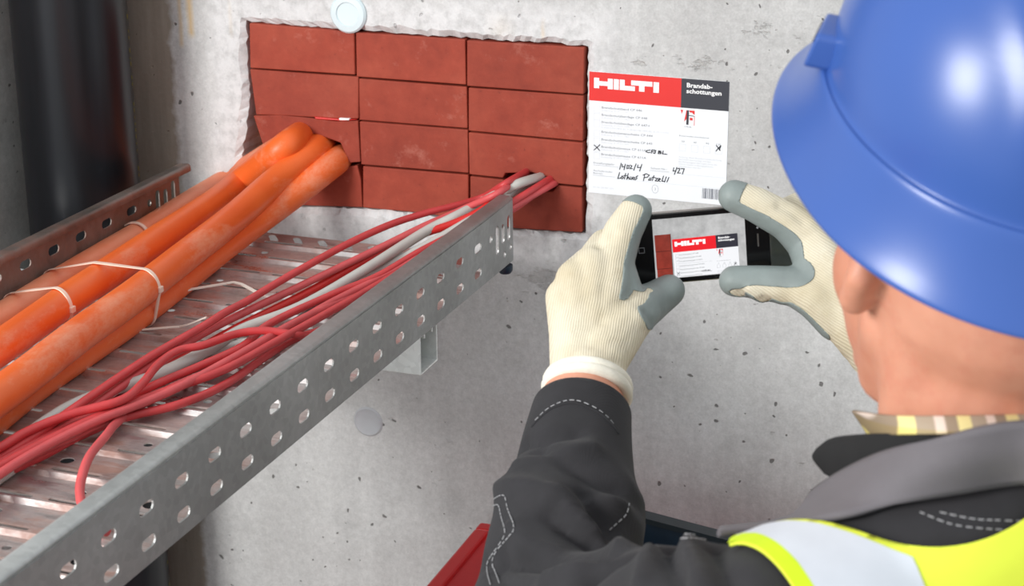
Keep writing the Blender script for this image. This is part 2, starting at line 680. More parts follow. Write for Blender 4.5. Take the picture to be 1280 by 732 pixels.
def make_wall():
    inner = rough_loop(hole, 0.006, 0.0011, 1)
    n = len(inner)
    c = Vector((-0.21, 0, 1.42))
    r = random.Random(5)
    bm = bmesh.new()
    outer = []
    run = 0.0
    for i, p in enumerate(inner):
        run = 0.75 * run + 0.25 * r.uniform(0.0, 1.0)
        d = (p - c)
        d.x /= 1.9
        d.normalize()
        k = 0.003 + 0.011 * run + r.uniform(-.001, .001)
        outer.append(bm.verts.new((p.x + d.x * k * (1 if abs(d.x) > .35 else .3), 0.0, p.z + d.z * k)))
    inn = [bm.verts.new((p.x, 0.005 + r.uniform(-.002, .003), p.z)) for p in inner]
    back = [bm.verts.new((p.x, WALL_T, p.z)) for p in inner]
    for i in range(n):
        j = (i + 1) % n
        bm.faces.new((outer[i], outer[j], inn[j], inn[i]))
        bm.faces.new((inn[i], inn[j], back[j], back[i]))
    # face: big rectangle with the opening, and the back side
    X0, X1, Z0, Z1 = -3.4, 4.4, 0.0, 2.7
    cr = [bm.verts.new((x, 0, z)) for x, z in ((X0, Z0), (X1, Z0), (X1, Z1), (X0, Z1))]
    es = [bm.edges.new((cr[i], cr[(i + 1) % 4])) for i in range(4)]
    es += [bm.edges.get((outer[i], outer[(i + 1) % n])) for i in range(n)]
    bmesh.ops.triangle_fill(bm, edges=es, use_beauty=True, use_dissolve=False, normal=(0, -1, 0))
    cb = [bm.verts.new((x, WALL_T, z)) for x, z in ((X0, Z0), (X1, Z0), (X1, Z1), (X0, Z1))]
    for i in range(4):
        bm.faces.new((cr[i], cr[(i + 1) % 4], cb[(i + 1) % 4], cb[i]))
    es = [e for i in range(4) for e in [bm.edges.get((cb[i], cb[(i + 1) % 4]))]]
    es += [bm.edges.get((back[i], back[(i + 1) % n])) for i in range(n)]
    bmesh.ops.triangle_fill(bm, edges=es, use_beauty=True, use_dissolve=False, normal=(0, 1, 0))
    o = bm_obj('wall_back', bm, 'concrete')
    return tag(o, 'grey pitted concrete wall with a brick-filled opening', None, None, 'structure')


make_wall()
tag(box_obj('wall_left', (CORNER_X - 0.4, -0.42, 0), (CORNER_X, 0.0, 2.7), 'concrete_side'),
    'darker concrete side wall behind the black pipe', None, None, 'structure')
tag(box_obj('floor', (-3.4, -4.4, -0.1), (4.4, WALL_T, 0.0), 'floor_screed'),
    'grey concrete floor slab', None, None, 'structure')

# ================================================================== FIRESTOP BRICKS
seal = empty('firestop_seal', PY(520, 290, 0.0), 'red foam firestop bricks in three columns filling the wall opening', 'brick seal')


def brick(poly_px, y0, depth=0.13, mat='firestop_foam', name='brick', gap=True, tilt=(0, 0)):
    pts = [PY(a, b, y0) for a, b in poly_px]
    cc = sum(pts, Vector()) / len(pts)
    if name == 'brick':
        pts = [p + Vector((math.copysign(.0004, p.x - cc.x), 0, math.copysign(.0004, p.z - cc.z))) for p in pts]
    bm = bmesh.new()
    c = sum(pts, Vector()) / len(pts)

    def ax(u, v, k):
        return (u, (y0 + (u - c.x) * tilt[0] + (v - c.z) * tilt[1]) if k == 0 else y0 + depth, v)
    prism(bm, [(p.x, p.z) for p in pts], ax)
    o = bm_obj(name, bm, mat, seal)
    bevel(o, 0.0012, 3, 40)
    return o


# row 1..4, each face outline as seen on the wall
brick([(312, 29.5), (442, 40.5), (443, 93), (313, 84.5)], -0.001)
brick([(445, 41), (581, 50), (582, 105.5), (446, 95.5)], 0.001)
brick([(584, 51), (730, 60), (729, 117.5), (584, 107)], 0.000)
brick([(312, 87), (340, 89), (400, 93.5), (447, 96.5), (448, 147.5), (430, 148), (360, 144), (321, 142.5)], 0.0, tilt=(.0, .05))
brick([(449, 98.5), (583, 109), (584, 160), (449, 149.5)], 0.002)
brick([(586, 110), (729, 120), (728, 176), (586, 163)], 0.001)
brick([(317, 145), (350, 144), (385, 147.5), (420, 152), (447, 151), (450, 202), (436, 203), (425, 178), (395, 168), (355, 165), (344, 172), (343, 178), (335, 200)], -0.001)
brick([(450, 152), (584, 163), (585, 216), (452, 205)], 0.0, tilt=(.01, 0))
brick([(586, 166), (728, 179), (728, 232), (697, 229), (690, 223), (664, 215), (632, 216), (629, 222), (587, 217.5)], -0.001)
brick([(338, 203), (352, 216), (375, 228), (400, 226), (425, 210), (447, 206.5), (451, 225), (452, 259), (380, 257), (330, 250)], 0.004, tilt=(0, -.06))
brick([(454, 208), (585, 219), (585, 274), (520, 265), (454, 259)], 0.001)
brick([(588, 220.5), (630, 225), (636, 240), (690, 240), (697, 232), (727, 235), (727, 290), (645, 285), (588, 275)], 0.001)
# sliver of white-red filler squeezed out between two rows
brick([(392, 146), (428, 149.2), (446, 149.6), (430, 151.5), (395, 149)], -0.0035, 0.02, 'red_cable_bright', 'filler_strip')
brick([(423, 147.6), (437, 148.3), (436, 150.6), (424, 150.6)], -0.0045, 0.01, 'print_white', 'filler_strip')
# black sheet added behind the penetrations, standing in for the unlit void
box_obj('void_shade_sheet', (hole[0].x - .02, 0.16, 1.30), (0.01, 0.18, 1.545), 'rubber_black', seal)

# ================================================================== WALL PLUGS
pc = PY(436, 17)
M = Matrix.Translation(pc) @ Matrix.Rotation(math.radians(90), 4, 'X')
cap = lathe('plug_cap', [(0.0215, -0.001), (0.0215, 0.002), (0.0195, 0.0042), (0.0135, 0.0048), (0.0125, 0.0032), (0.003, 0.0030)], 40, 'plug_plastic', None, M)
tag(cap, 'round pale blue plastic plug cap on wall above brick opening', 'plug')
pc = PY(460.5, 526.5)
M = Matrix.Translation(pc) @ Matrix.Rotation(math.radians(90), 4, 'X')
cap = lathe('mortar_plug', [(0.0185, -0.001), (0.0185, 0.0006), (0.0165, 0.0022), (0.0145, 0.0010), (0.003, 0.0004)], 40, 'plug_mortar', None, M)
tag(cap, 'round grey mortar plug in bare wall below the cable tray', 'plug')

# ================================================================== DRAIN PIPE
PCX, PCY, PR = -0.5665, -0.105, 0.0635
pp = empty('drain_pipe', (PCX, PCY, 0), 'thick black plastic drain pipe standing in the wall corner', 'pipe')
lathe('pipe_barrel', [(PR, 0.0), (PR, 2.7)], 64, 'black_drain_pipe', pp, Matrix.Translation((PCX, PCY, 0)))
yl = []
bm = bmesh.new()
for k in range(150):
    z = 0.55 + k * 0.0075
    if random.random() < 0.35:
        continue
    a = math.radians(20)
    h = random.uniform(0.002, 0.005)
    vs = []
    for aa in (a - 0.02, a + 0.02):
        for zz in (z, z + h):
            vs.append(bm.verts.new((PCX + (PR + .0003) * math.cos(aa), PCY + (PR + .0003) * math.sin(aa), zz)))
    bm.faces.new((vs[0], vs[2], vs[3], vs[1]))
bm_obj('printed_line', bm, 'pipe_print_yellow', pp)['kind'] = 'stuff'
for z in (0.75, 2.3):
    lathe('pipe_clamp', [(PR + .001, z), (PR + .004, z), (PR + .004, z + .03), (PR + .001, z + .03)], 48, 'galvanised_rail', pp, Matrix.Translation((PCX, PCY, 0)))
    box_obj('clamp_bracket', (PCX - .01, PCY + PR, z + .005), (PCX + .01, 0.0, z + .025), 'galvanised_rail', pp)

# ================================================================== CABLE TRAY
T0 = Vector((-0.4585, -0.080, 1.3085))
TW, TL, TH = 0.400, 1.42, 0.066
_th = 0.0125
_ct, _st = math.cos(_th), math.sin(_th)


def TR(x, y, z):
    """tray space: x across, y <= 0 towards the viewer, z above the tray floor"""
    return Vector((T0.x + x, T0.y + y * _ct + z * _st, T0.z - y * _st + z * _ct))


def tray_pt(px, py, h):
    """point on the sight line lying h above the tray floor"""
    n = Vector((0, _st, _ct))
    p0 = TR(0, 0, h)
    d = Vector(ray(px, py))
    c = Vector(CAM)
    return c + d * ((p0 - c).dot(n) / d.dot(n))


tray = empty('cable_tray', T0 + Vector((0.2, -0.4, 0)), 'perforated galvanised steel cable tray running to the bricks', 'cable tray')


def make_rail(xw, s, mat):
    """xw = x of the web, s = +1 flange goes to +x (inwards for the left rail)"""
    bm = bmesh.new()
    y = 0.0
    # end piece with upright joint slots
    holes = [slot(-0.014, 0.040, 0.028, 0.0085, math.pi / 2), slot(-0.031, 0.038, 0.022, 0.0085, math.pi / 2),
             slot(-0.048, 0.036, 0.032, 0.0085, math.pi / 2), circle(-0.066, 0.042, 0.0042), circle(-0.008, 0.017, 0.0035), circle(-0.026, 0.014, 0.0035)]
    plate((-0.078, 0.0, 0, TH), holes, lambda u, v: TR(xw, u, v), bm)
    y = -0.078
    while y > -TL:
        hs = [slot(y - 0.025, 0.0435, 0.0195, 0.0092), slot(y - 0.025, 0.0165, 0.0195, 0.0092)]
        plate((y - 0.05, y, 0, TH), hs, lambda u, v: TR(xw, u, v), bm)
        y -= 0.05
    # rolled top flange
    prof = [(0.0, TH)]
    for k in range(1, 6):
        a = math.pi / 2 * k / 5
        prof.append((s * 0.004 * (1 - math.cos(a)), TH + 0.004 * math.sin(a)))
    prof += [(s * 0.013, TH + 0.0045)]
    for k in range(1, 6):
        a = math.pi / 2 * k / 5
        prof.append((s * (0.013 + 0.003 * math.sin(a)), TH + 0.0015 + 0.003 * math.cos(a)))
    prof.append((s * 0.016, TH - 0.003))
    rows = [[bm.verts.new(TR(xw + u, yy, v)) for u, v in prof] for yy in (0.0, y)]
    for i in range(len(prof) - 1):
        bm.faces.new((rows[0][i], rows[0][i + 1], rows[1][i + 1], rows[1][i]))
    bmesh.ops.remove_doubles(bm, verts=bm.verts, dist=0.0002)
    for f in bm.faces:
        f.smooth = f.calc_center_median().z > TR(0, f.calc_center_median().y - T0.y, TH - 0.004).z and len(f.verts) == 4
    o = bm_obj('side_rail', bm, mat, tray)
    solidify(o, 0.0014)
    return y


TEND = make_rail(TW, -1, 'galvanised_rail')
make_rail(0.0, 1, 'galvanised_rail_dusty')


def make_floor():
    bm = bmesh.new()
    # coupling strip with slanted slots at the wall end
    hs = [slot(0.035 + 0.03 * k, -0.017, 0.027, 0.0085, math.radians(-55)) for k in range(12)]
    plate((0.0, TW, -0.034, 0.0), hs, lambda u, v: TR(u, v, 0.0), bm)
    y = -0.034
    i = 0
    while y > TEND:
        # raised rib with slots on its crown
        bands = [(0.003, 0.0, 0.0040), (0.010, 0.0040, 0.0040), (0.003, 0.0040, 0.0), (0.034, 0.0, 0.0)]
        for j, (L, za, zb) in enumerate(bands):
            hs = []
            if j == 1:
                off = 0.0 if i % 2 == 0 else 0.030
                for k in range(7):
                    c = 0.03 + off + 0.06 * k
                    if c < TW - 0.03:
                        hs.append(slot(c, y - L / 2, 0.046, 0.0052))
            if j == 3:
                if i % 2 == 0:
                    hs = [circle(c, y - L / 2, r) for c, r in ((0.05, 0.006), (0.14, 0.004), (0.2, 0.004), (0.29, 0.004), (0.352, 0.0075))]
                else:
                    hs = [circle(c, y - L / 2, r) for c, r in ((0.1, 0.004), (0.245, 0.006), (0.33, 0.004))]
            plate((0.0, TW, y - L, y), hs, lambda u, v, y=y, L=L, za=za, zb=zb: TR(u, v, za + (zb - za) * (y - v) / L), bm)
            y -= L
        i += 1
    bmesh.ops.remove_doubles(bm, verts=bm.verts, dist=0.0001)
    o = bm_obj('tray_floor', bm, 'tray_floor_steel', tray)
    solidify(o, 0.001, 0)
    return o


make_floor()
# joint bolt under the rail end
lathe('joint_bolt', [(0.008, -0.004), (0.008, 0.002), (0.006, 0.005), (0.001, 0.006)], 16, 'navy_plastic', tray,
      Matrix.Translation(TR(TW - 0.004, -0.012, -0.006)) @ Matrix.Rotation(math.pi, 4, 'X'))

# ================================================================== STRUT UNDER THE TRAY
q = PZ(546, 402, 1.3085)
SX, SY = q.x, q.y
sz = T0.z - (SY - T0.y) * _st - 0.0012
prof = [(-0.011, 0.0), (-0.0205, 0.0), (-0.0205, 0.041), (0.0205, 0.041), (0.0205, 0.0), (0.011, 0.0), (0.011, 0.007)]
# open side faces the viewer: u = depth from the mouth, v = height
path = [(0.007, 0.030), (0.0, 0.030), (0.0, 0.041), (0.041, 0.041), (0.041, 0.0), (0.0, 0.0), (0.0, 0.011), (0.007, 0.011)]
path = [(0.007, 0.008), (0.007, 0.0), (0.0, 0.0)]
bm = bmesh.new()
# C-profile: back web towards the wall, mouth upwards under the tray
cprof = [(0.011, -0.008), (0.011, 0.0), (0.0, 0.0), (0.0, -0.041), (0.041, -0.041), (0.041, 0.0), (0.030, 0.0), (0.030, -0.008)]
rows = []
for X in (SX, CORNER_X):
    rows.append([bm.verts.new((X, SY - 0.041 + u, sz + v)) for u, v in cprof])
for i in range(len(cprof) - 1):
    bm.faces.new((rows[0][i], rows[0][i + 1], rows[1][i + 1], rows[1][i]))
strut = bm_obj('strut_channel', bm, 'strut_steel')
solidify(strut, 0.0022, 0)
bevel(strut, 0.0012, 2, 40)
tag(strut, 'bright galvanised strut channel carrying the cable tray from below', 'strut')

# ================================================================== ORANGE CONDUITS
CR = 0.0158


def run_on(P):
    """carry a line on along the tray towards its near end"""
    d = (P[0] - P[1]).normalized()
    out = [P[0] + d * 0.06 + Vector((0, -0.02, 0))]
    while out[0].y > T0.y - 1.33:
        q = out[0] + Vector((d.x * 0.06 * 0.5 ** len(out) + random.uniform(-.003, .003), -0.12, 0.0015))
        q.x = min(max(q.x, T0.x + 0.03), T0.x + TW - 0.03)
        out.insert(0, q)
    return out + P


def conduit(pts, wall_pts, mat, label):
    P = [tray_pt(*p) for p in pts] + [PY(a, b, y) for a, b, y in wall_pts]
    P = run_on(P)
    path = spline(P, 8)
    o = tube('conduit', path, CR, mat, None, 28)
    tag(o, label, 'conduit', 'orange conduits on the tray')
    return [np.array(p) for p in path]


cA = conduit([(-70, 442, .018), (0, 400, .018), (66, 359, .018), (131, 320, .018), (184, 289, .018), (232, 259, .020), (290, 224, .030)],
             [(352, 186, -0.02), (362, 181, 0.05), (366, 179, 0.12)], 'orange_conduit_dusty', 'dusty pale orange conduit nearest the far tray rail')
cB = conduit([(-70, 478, .036), (0, 434, .036), (82, 376, .036), (131, 344, .036), (197, 300, .036), (262, 258, .036), (300, 228, .04)],
             [(352, 186, -0.045), (376, 169, 0.0), (386, 163, 0.05), (396, 157, 0.12)], 'orange_conduit', 'second orange conduit, lying between the dusty one and the front one')
cC = conduit([(-60, 535, .042), (20, 479, .042), (98, 419, .042), (164, 372, .042), (230, 321, .042), (295, 270, .046)],
             [(345, 226, -0.075), (396, 186, -0.005), (408, 176, 0.05), (420, 168, 0.12)], 'orange_conduit', 'topmost orange conduit running full length in front')
cD = conduit([(-40, 545, .0165), (40, 482, .0165), (110, 434, .0165), (164, 397, .0165), (223, 352, .0165), (285, 303, .022), (330, 270, .03)],
             [(372, 239, -0.06), (418, 203, -0.005), (430, 194, 0.05), (440, 186, 0.12)], 'orange_conduit', 'lowest orange conduit partly hidden under the topmost one')


def hull2(pts):
    pts = sorted(map(tuple, pts))

    def half(ps):
        h = []
        for p in ps:
            while len(h) > 1 and (h[-1][0] - h[-2][0]) * (p[1] - h[-2][1]) - (h[-1][1] - h[-2][1]) * (p[0] - h[-2][0]) <= 0:
                h.pop()
            h.append(p)
        return h
    a, b = half(pts), half(pts[::-1])
    return a[:-1] + b[:-1]


def tie(paths, y, mat, label, wd=0.0022, skew=0.0, tail=None):
    """strap pulled round the conduits where they cross the plane at y"""
    cs = []
    for P in paths:
        best = None
        for a, b in zip(P[:-1], P[1:]):
            if (a[1] - y) * (b[1] - y) <= 0 and abs(b[1] - a[1]) > 1e-9:
                best = a + (b - a) * (y - a[1]) / (b[1] - a[1])
                break
        if best is not None:
            cs.append(best)
    pts = []
    for c in cs:
        for k in range(40):
            a = 2 * math.pi * k / 40
            pts.append((c[0] + (CR + .0012) * math.cos(a), c[2] + (CR + .0012) * math.sin(a)))
    h = hull2(pts)
    xm = np.mean([c[0] for c in cs])
    # resample
    loop = []
    for i in range(len(h)):
        a, b = np.array(h[i]), np.array(h[(i + 1) % len(h)])
        k = max(1, int(np.linalg.norm(b - a) / 0.003))
        for j in range(k):
            loop.append(a + (b - a) * j / k)
    verts, faces = [], []
    n = len(loop)
    c0 = np.mean(loop, axis=0)
    for p in loop:
        d = (p - c0) / np.linalg.norm(p - c0)
        for r, s in ((0, -1), (0.0013, -1), (0.0013, 1), (0, 1)):
            q = p + d * r
            verts.append((q[0], y + s * wd + (p[0] - xm) * skew, q[1]))
    for i in range(n):
        j = (i + 1) % n
        for k in range(4):
            kk = (k + 1) % 4
            faces.append((i * 4 + k, j * 4 + k, j * 4 + kk, i * 4 + kk))
    root = empty('cable_tie', (cs[0][0], y, cs[0][2]), label, 'cable tie', 'nylon ties on the conduits')
    mesh_obj('strap', verts, faces, mat, root, 40)
    # lock head on the right flank
    i = max(range(n), key=lambda i: loop[i][0])
    p = loop[i]
    o = box_obj('lock_head', (p[0] - .001, y - .0035 + (p[0] - xm) * skew, p[1] - .003), (p[0] + .0035, y + .0035 + (p[0] - xm) * skew, p[1] + .003), mat, root, 0.0008)
    return root


tie([cA, cB, cC, cD], tray_pt(170, 340, .05).y, 'nylon_flesh', 'pale nylon tie around all four orange conduits', skew=-.25)
tie([cA, cB], tray_pt(92, 362, .05).y, 'nylon_flesh', 'pale nylon tie around the two rear orange conduits only', skew=-.3)
tie([cA], tray_pt(178, 285, .03).y, 'nylon_flesh', 'short nylon tie around the dusty rear conduit alone')


def strap(pts, label, w=0.0026):
    P = [tray_pt(*p) for p in pts]
    path = [P[0]]
    for a, b in zip(P[:-1], P[1:]):
        for k in range(1, 5):
            path.append(a.lerp(b, k / 4))
    o = tube('cable_tie_tail', path, 1, 'nylon_white', None, 4, (w, 0.0009), 30)
    tag(o, label, 'cable tie')


strap([(203, 370, .012), (240, 361, .012), (292, 352.5, .013), (302, 355, .013), (330, 370, .012)], 'long white tie tail with a kink lying on the tray floor')
strap([(128, 417, .012), (160, 413, .007), (224, 408, .006), (236, 405, .010), (258, 396, .018)], 'shorter white tie tail pointing up between conduits and red cables', 0.0022)

# ================================================================== CABLES
def cable(pts, wall_pts, r, mat, label, cat='cable', group=None, n=10):
    P = [tray_pt(*p) for p in pts] + [PY(a, b, y) for a, b, y in wall_pts]
    if P[0].y < P[-1].y:
        P = run_on(P)
    o = tube('cable', spline(P, 7), r, mat, None, n)
    tag(o, label, cat, group)
    return o


RG = 'red cables on the tray'
RR = 0.0038
cable([(-60, 612, .012), (0, 572, .014), (50, 540, .018), (90, 512, .022), (136, 480, .024), (184, 448, .026), (213, 431, .026), (255, 407, .028), (282, 390, .028), (309, 376, .028),
       (337, 359, .030), (375, 337, .034), (432, 306, .040), (484, 282, .045), (529, 267, .048), (568, 257, .050), (604, 246, .054)],
      [(632, 229, -0.06), (658, 214, 0.0), (680, 202, .08)], RR, 'red_cable', 'red cable arching highest over the tray, apart from the bundle', group=RG)
cable([(-60, 620, .006), (0, 583, .006), (80, 532, .012), (150, 484, .016), (200, 449, .018), (255, 416, .018), (300, 393, .018), (376, 357, .020), (472, 311, .030), (529, 283, .040), (575, 263, .048)],
      [(621, 242, -0.08), (644, 226, -0.03), (664, 216, .02), (680, 206, .08)], RR, 'red_cable_pale', 'red cable directly below the highest one', group=RG)
cable([(-60, 628, .006), (20, 575, .006), (100, 517, .006), (180, 470, .007), (240, 441, .008), (300, 408, .009), (376, 370, .010), (453, 328, .020), (514, 297, .032), (568, 279, .042)],
      [(606, 260, -0.085), (629, 236, -0.05), (655, 222, .02), (676, 212, .08)], 0.0044, 'red_cable_bright', 'brightest glossy red cable beside the grey one', group=RG)
cable([(-60, 612, .010), (0, 569, .012), (69, 519, .014), (120, 494, .014), (197, 468, .014), (262, 436, .014), (304, 411, .014), (376, 383, .016), (453, 339, .024), (529, 291, .036), (568, 271, .046), (606, 251, .056)],
      [(644, 231, -0.05), (676, 221, 0.0), (696, 215, .08)], 0.0054, 'grey_cable', 'light grey cable running through the middle of the red cables')
cable([(-50, 632, .006), (20, 582, .006), (85, 535, .006), (141, 478, .007), (210, 451, .007), (256, 440, .007), (320, 425, .006), (372, 402, .006), (453, 350, .012), (540, 303, .03)],
      [(610, 262, -0.08), (650, 234, -0.03), (684, 224, .03), (700, 220, .08)], 0.0050, 'grey_cable', 'second grey cable mostly buried under the red cables')
cable([(-60, 615, .012), (0, 577, .013), (60, 545, .014), (140, 506, .016), (200, 478, .016), (255, 455, .016), (304, 432, .015), (338, 404, .016), (415, 368, .018), (472, 345, .022), (529, 312, .032), (606, 273, .046)],
      [(646, 249, -0.06), (688, 223, 0.0), (710, 212, .08)], RR, 'red_cable', 'red cable along the right flank of the grey one', group=RG)
cable([(-60, 628, .012), (0, 588, .013), (103, 540, .012), (172, 508, .012), (220, 482, .012), (282, 456, .013), (337, 426, .014), (396, 388, .016), (453, 358, .018), (529, 319, .028), (591, 285, .042)],
      [(645, 256, -0.06), (693, 229, 0.0), (715, 218, .08)], RR, 'red_cable_pale', 'red cable second from the near rail, entering the bricks lowest', group=RG)
cable([(-60, 636, .005), (0, 595, .006), (52, 570, .007), (103, 543, .008), (155, 522, .010), (224, 505, .010), (282, 480, .008), (337, 442, .007), (369, 423, .007), (397, 414, .007), (440, 396, .006), (500, 352, .010), (560, 312, .03)],
      [(630, 266, -0.075), (680, 232, 0.0), (705, 222, .08)], RR, 'red_cable', 'red cable lying closest to the near tray rail', group=RG)
cable([(-60, 590, .022), (0, 559, .022), (34, 539, .024), (86, 518, .026), (151, 500, .028), (177, 480, .028), (197, 456, .028), (223, 438, .027), (255, 431, .026), (296, 417, .025), (331, 413, .024), (369, 418, .018), (384, 420, .010)],
      [], RR, 'red_cable', 'red cable bending in a loop across the grey cable', group=RG)
cable([(300, 448, .006), (262, 466, .006), (220, 484, .006), (179, 503, .008), (148, 526, .012), (131, 546, .016), (112, 570, .018), (102, 597, .014), (100, 618, .010), (106, 640, .007), (122, 658, .007), (134, 664, .007)],
      [], RR, 'red_cable_pale', 'loose red cable end curving down to the near tray rail', group=RG)
cable([(-60, 622, .018), (0, 582, .019), (110, 526, .020), (200, 491, .019), (280, 462, .019), (350, 424, .02), (440, 374, .022), (500, 340, .026), (566, 303, .036)],
      [(640, 262, -0.06), (690, 227, 0.0), (712, 216, .08)], RR, 'red_cable', 'red cable on top of the lower bundle', group=RG)
cable([(-60, 640, .018), (0, 592, .02), (60, 556, .02), (130, 522, .02), (210, 490, .02), (290, 448, .02), (370, 402, .018), (440, 369, .014), (520, 327, .02), (580, 297, .036)],
      [(642, 258, -0.06), (684, 228, 0.0), (706, 219, .08)], RR, 'red_cable_pale', 'pale red cable crossing over the lower bundle', group=RG)

# ================================================================== IDENTIFICATION LABEL
LW, LH = 0.1517, 0.1330
LO = PY(737, 89)
LO.y = 0.0
lab = empty('identification_label', (LO.x + LW / 2, 0, LO.z - LH), 'white firestop label with red logo header stuck on the wall', 'label')


def sv(x, y):
    """label coordinates (metres right, metres down) from the zoomed view of the label"""
    return ((x - 62) / 716.0 * LW, (y - 33 - (x - 62) * 0.0768) / 617.0 * LH)


class Sheet:
    """things printed on a flat sheet: origin, right, down and out vectors"""
    def __init__(self, O, r, d, out, parent, scale=1.0):
        self.O, self.r, self.d, self.out, self.p, self.s = Vector(O), Vector(r), Vector(d), Vector(out), parent, scale

    def at(self, u, v, h):
        return self.O + self.r * u * self.s + self.d * v * self.s + self.out * h

    def polys(self, name, polys, mat, h):
        vs, fs = [], []
        for p in polys:
            fs.append(tuple(range(len(vs), len(vs) + len(p))))
            vs += [self.at(u, v, h) for u, v in p]
        o = mesh_obj(name, vs, fs, mat, self.p)
        if len(polys) > 1:
            o['kind'] = 'stuff'
        return o

    def rects(self, name, rs, mat, h):
        return self.polys(name, [[(a, b), (c, b), (c, d), (a, d)] for a, b, c, d in rs], mat, h)

    def text(self, name, items, mat, h):
        """items: (string, u, v baseline, size, bold, stretch)"""
        vs, fs = [], []
        for s, u, v, size, bold, sx in items:
            tv, tf = text_geo(s, 1.0, bold, sx)
            o = len(vs)
            vs += [self.at(u + a * size, v - b * size, h) for a, b in tv]
            fs += [tuple(i + o for i in f) for f in tf]
        ob = mesh_obj(name, vs, fs, mat, self.p)
        ob['kind'] = 'stuff'
        return ob

    def strokes(self, name, lines, wd, mat, h):
        ps = []
        for ln in lines:
            for (a, b), (c, d) in zip(ln[:-1], ln[1:]):
                dx, dy = c - a, d - b
                L = math.hypot(dx, dy) or 1e-9
                ex, ey = dx / L * wd * .4, dy / L * wd * .4
                nx, ny = -dy / L * wd / 2, dx / L * wd / 2
                ps.append([(a - ex + nx, b - ey + ny), (a - ex - nx, b - ey - ny), (c + ex - nx, d + ey - ny), (c + ex + nx, d + ey + ny)])
        return self.polys(name, ps, mat, h)


def logo_polys(u0, v0, W, H):
    """block capitals HILTI drawn as the emblem: returns polygons"""
    k = W / 5.72
    R_ = lambda a, b, c, d: [(u0 + a * k, v0 + b * H), (u0 + c * k, v0 + b * H), (u0 + c * k, v0 + d * H), (u0 + a * k, v0 + d * H)]
    return [R_(0, 0, .46, 1), R_(1.22, 0, 1.68, 1), R_(.46, .30, 1.22, .72),          # H
            R_(1.76, 0, 2.20, 1),                                                         # I
            R_(2.28, 0, 2.72, 1), R_(2.72, .56, 3.62, 1),                                 # L
            R_(3.28, 0, 5.14, .46), R_(3.98, .46, 4.46, 1),                               # T
            R_(5.24, 0, 5.72, 1)]                                                        # I


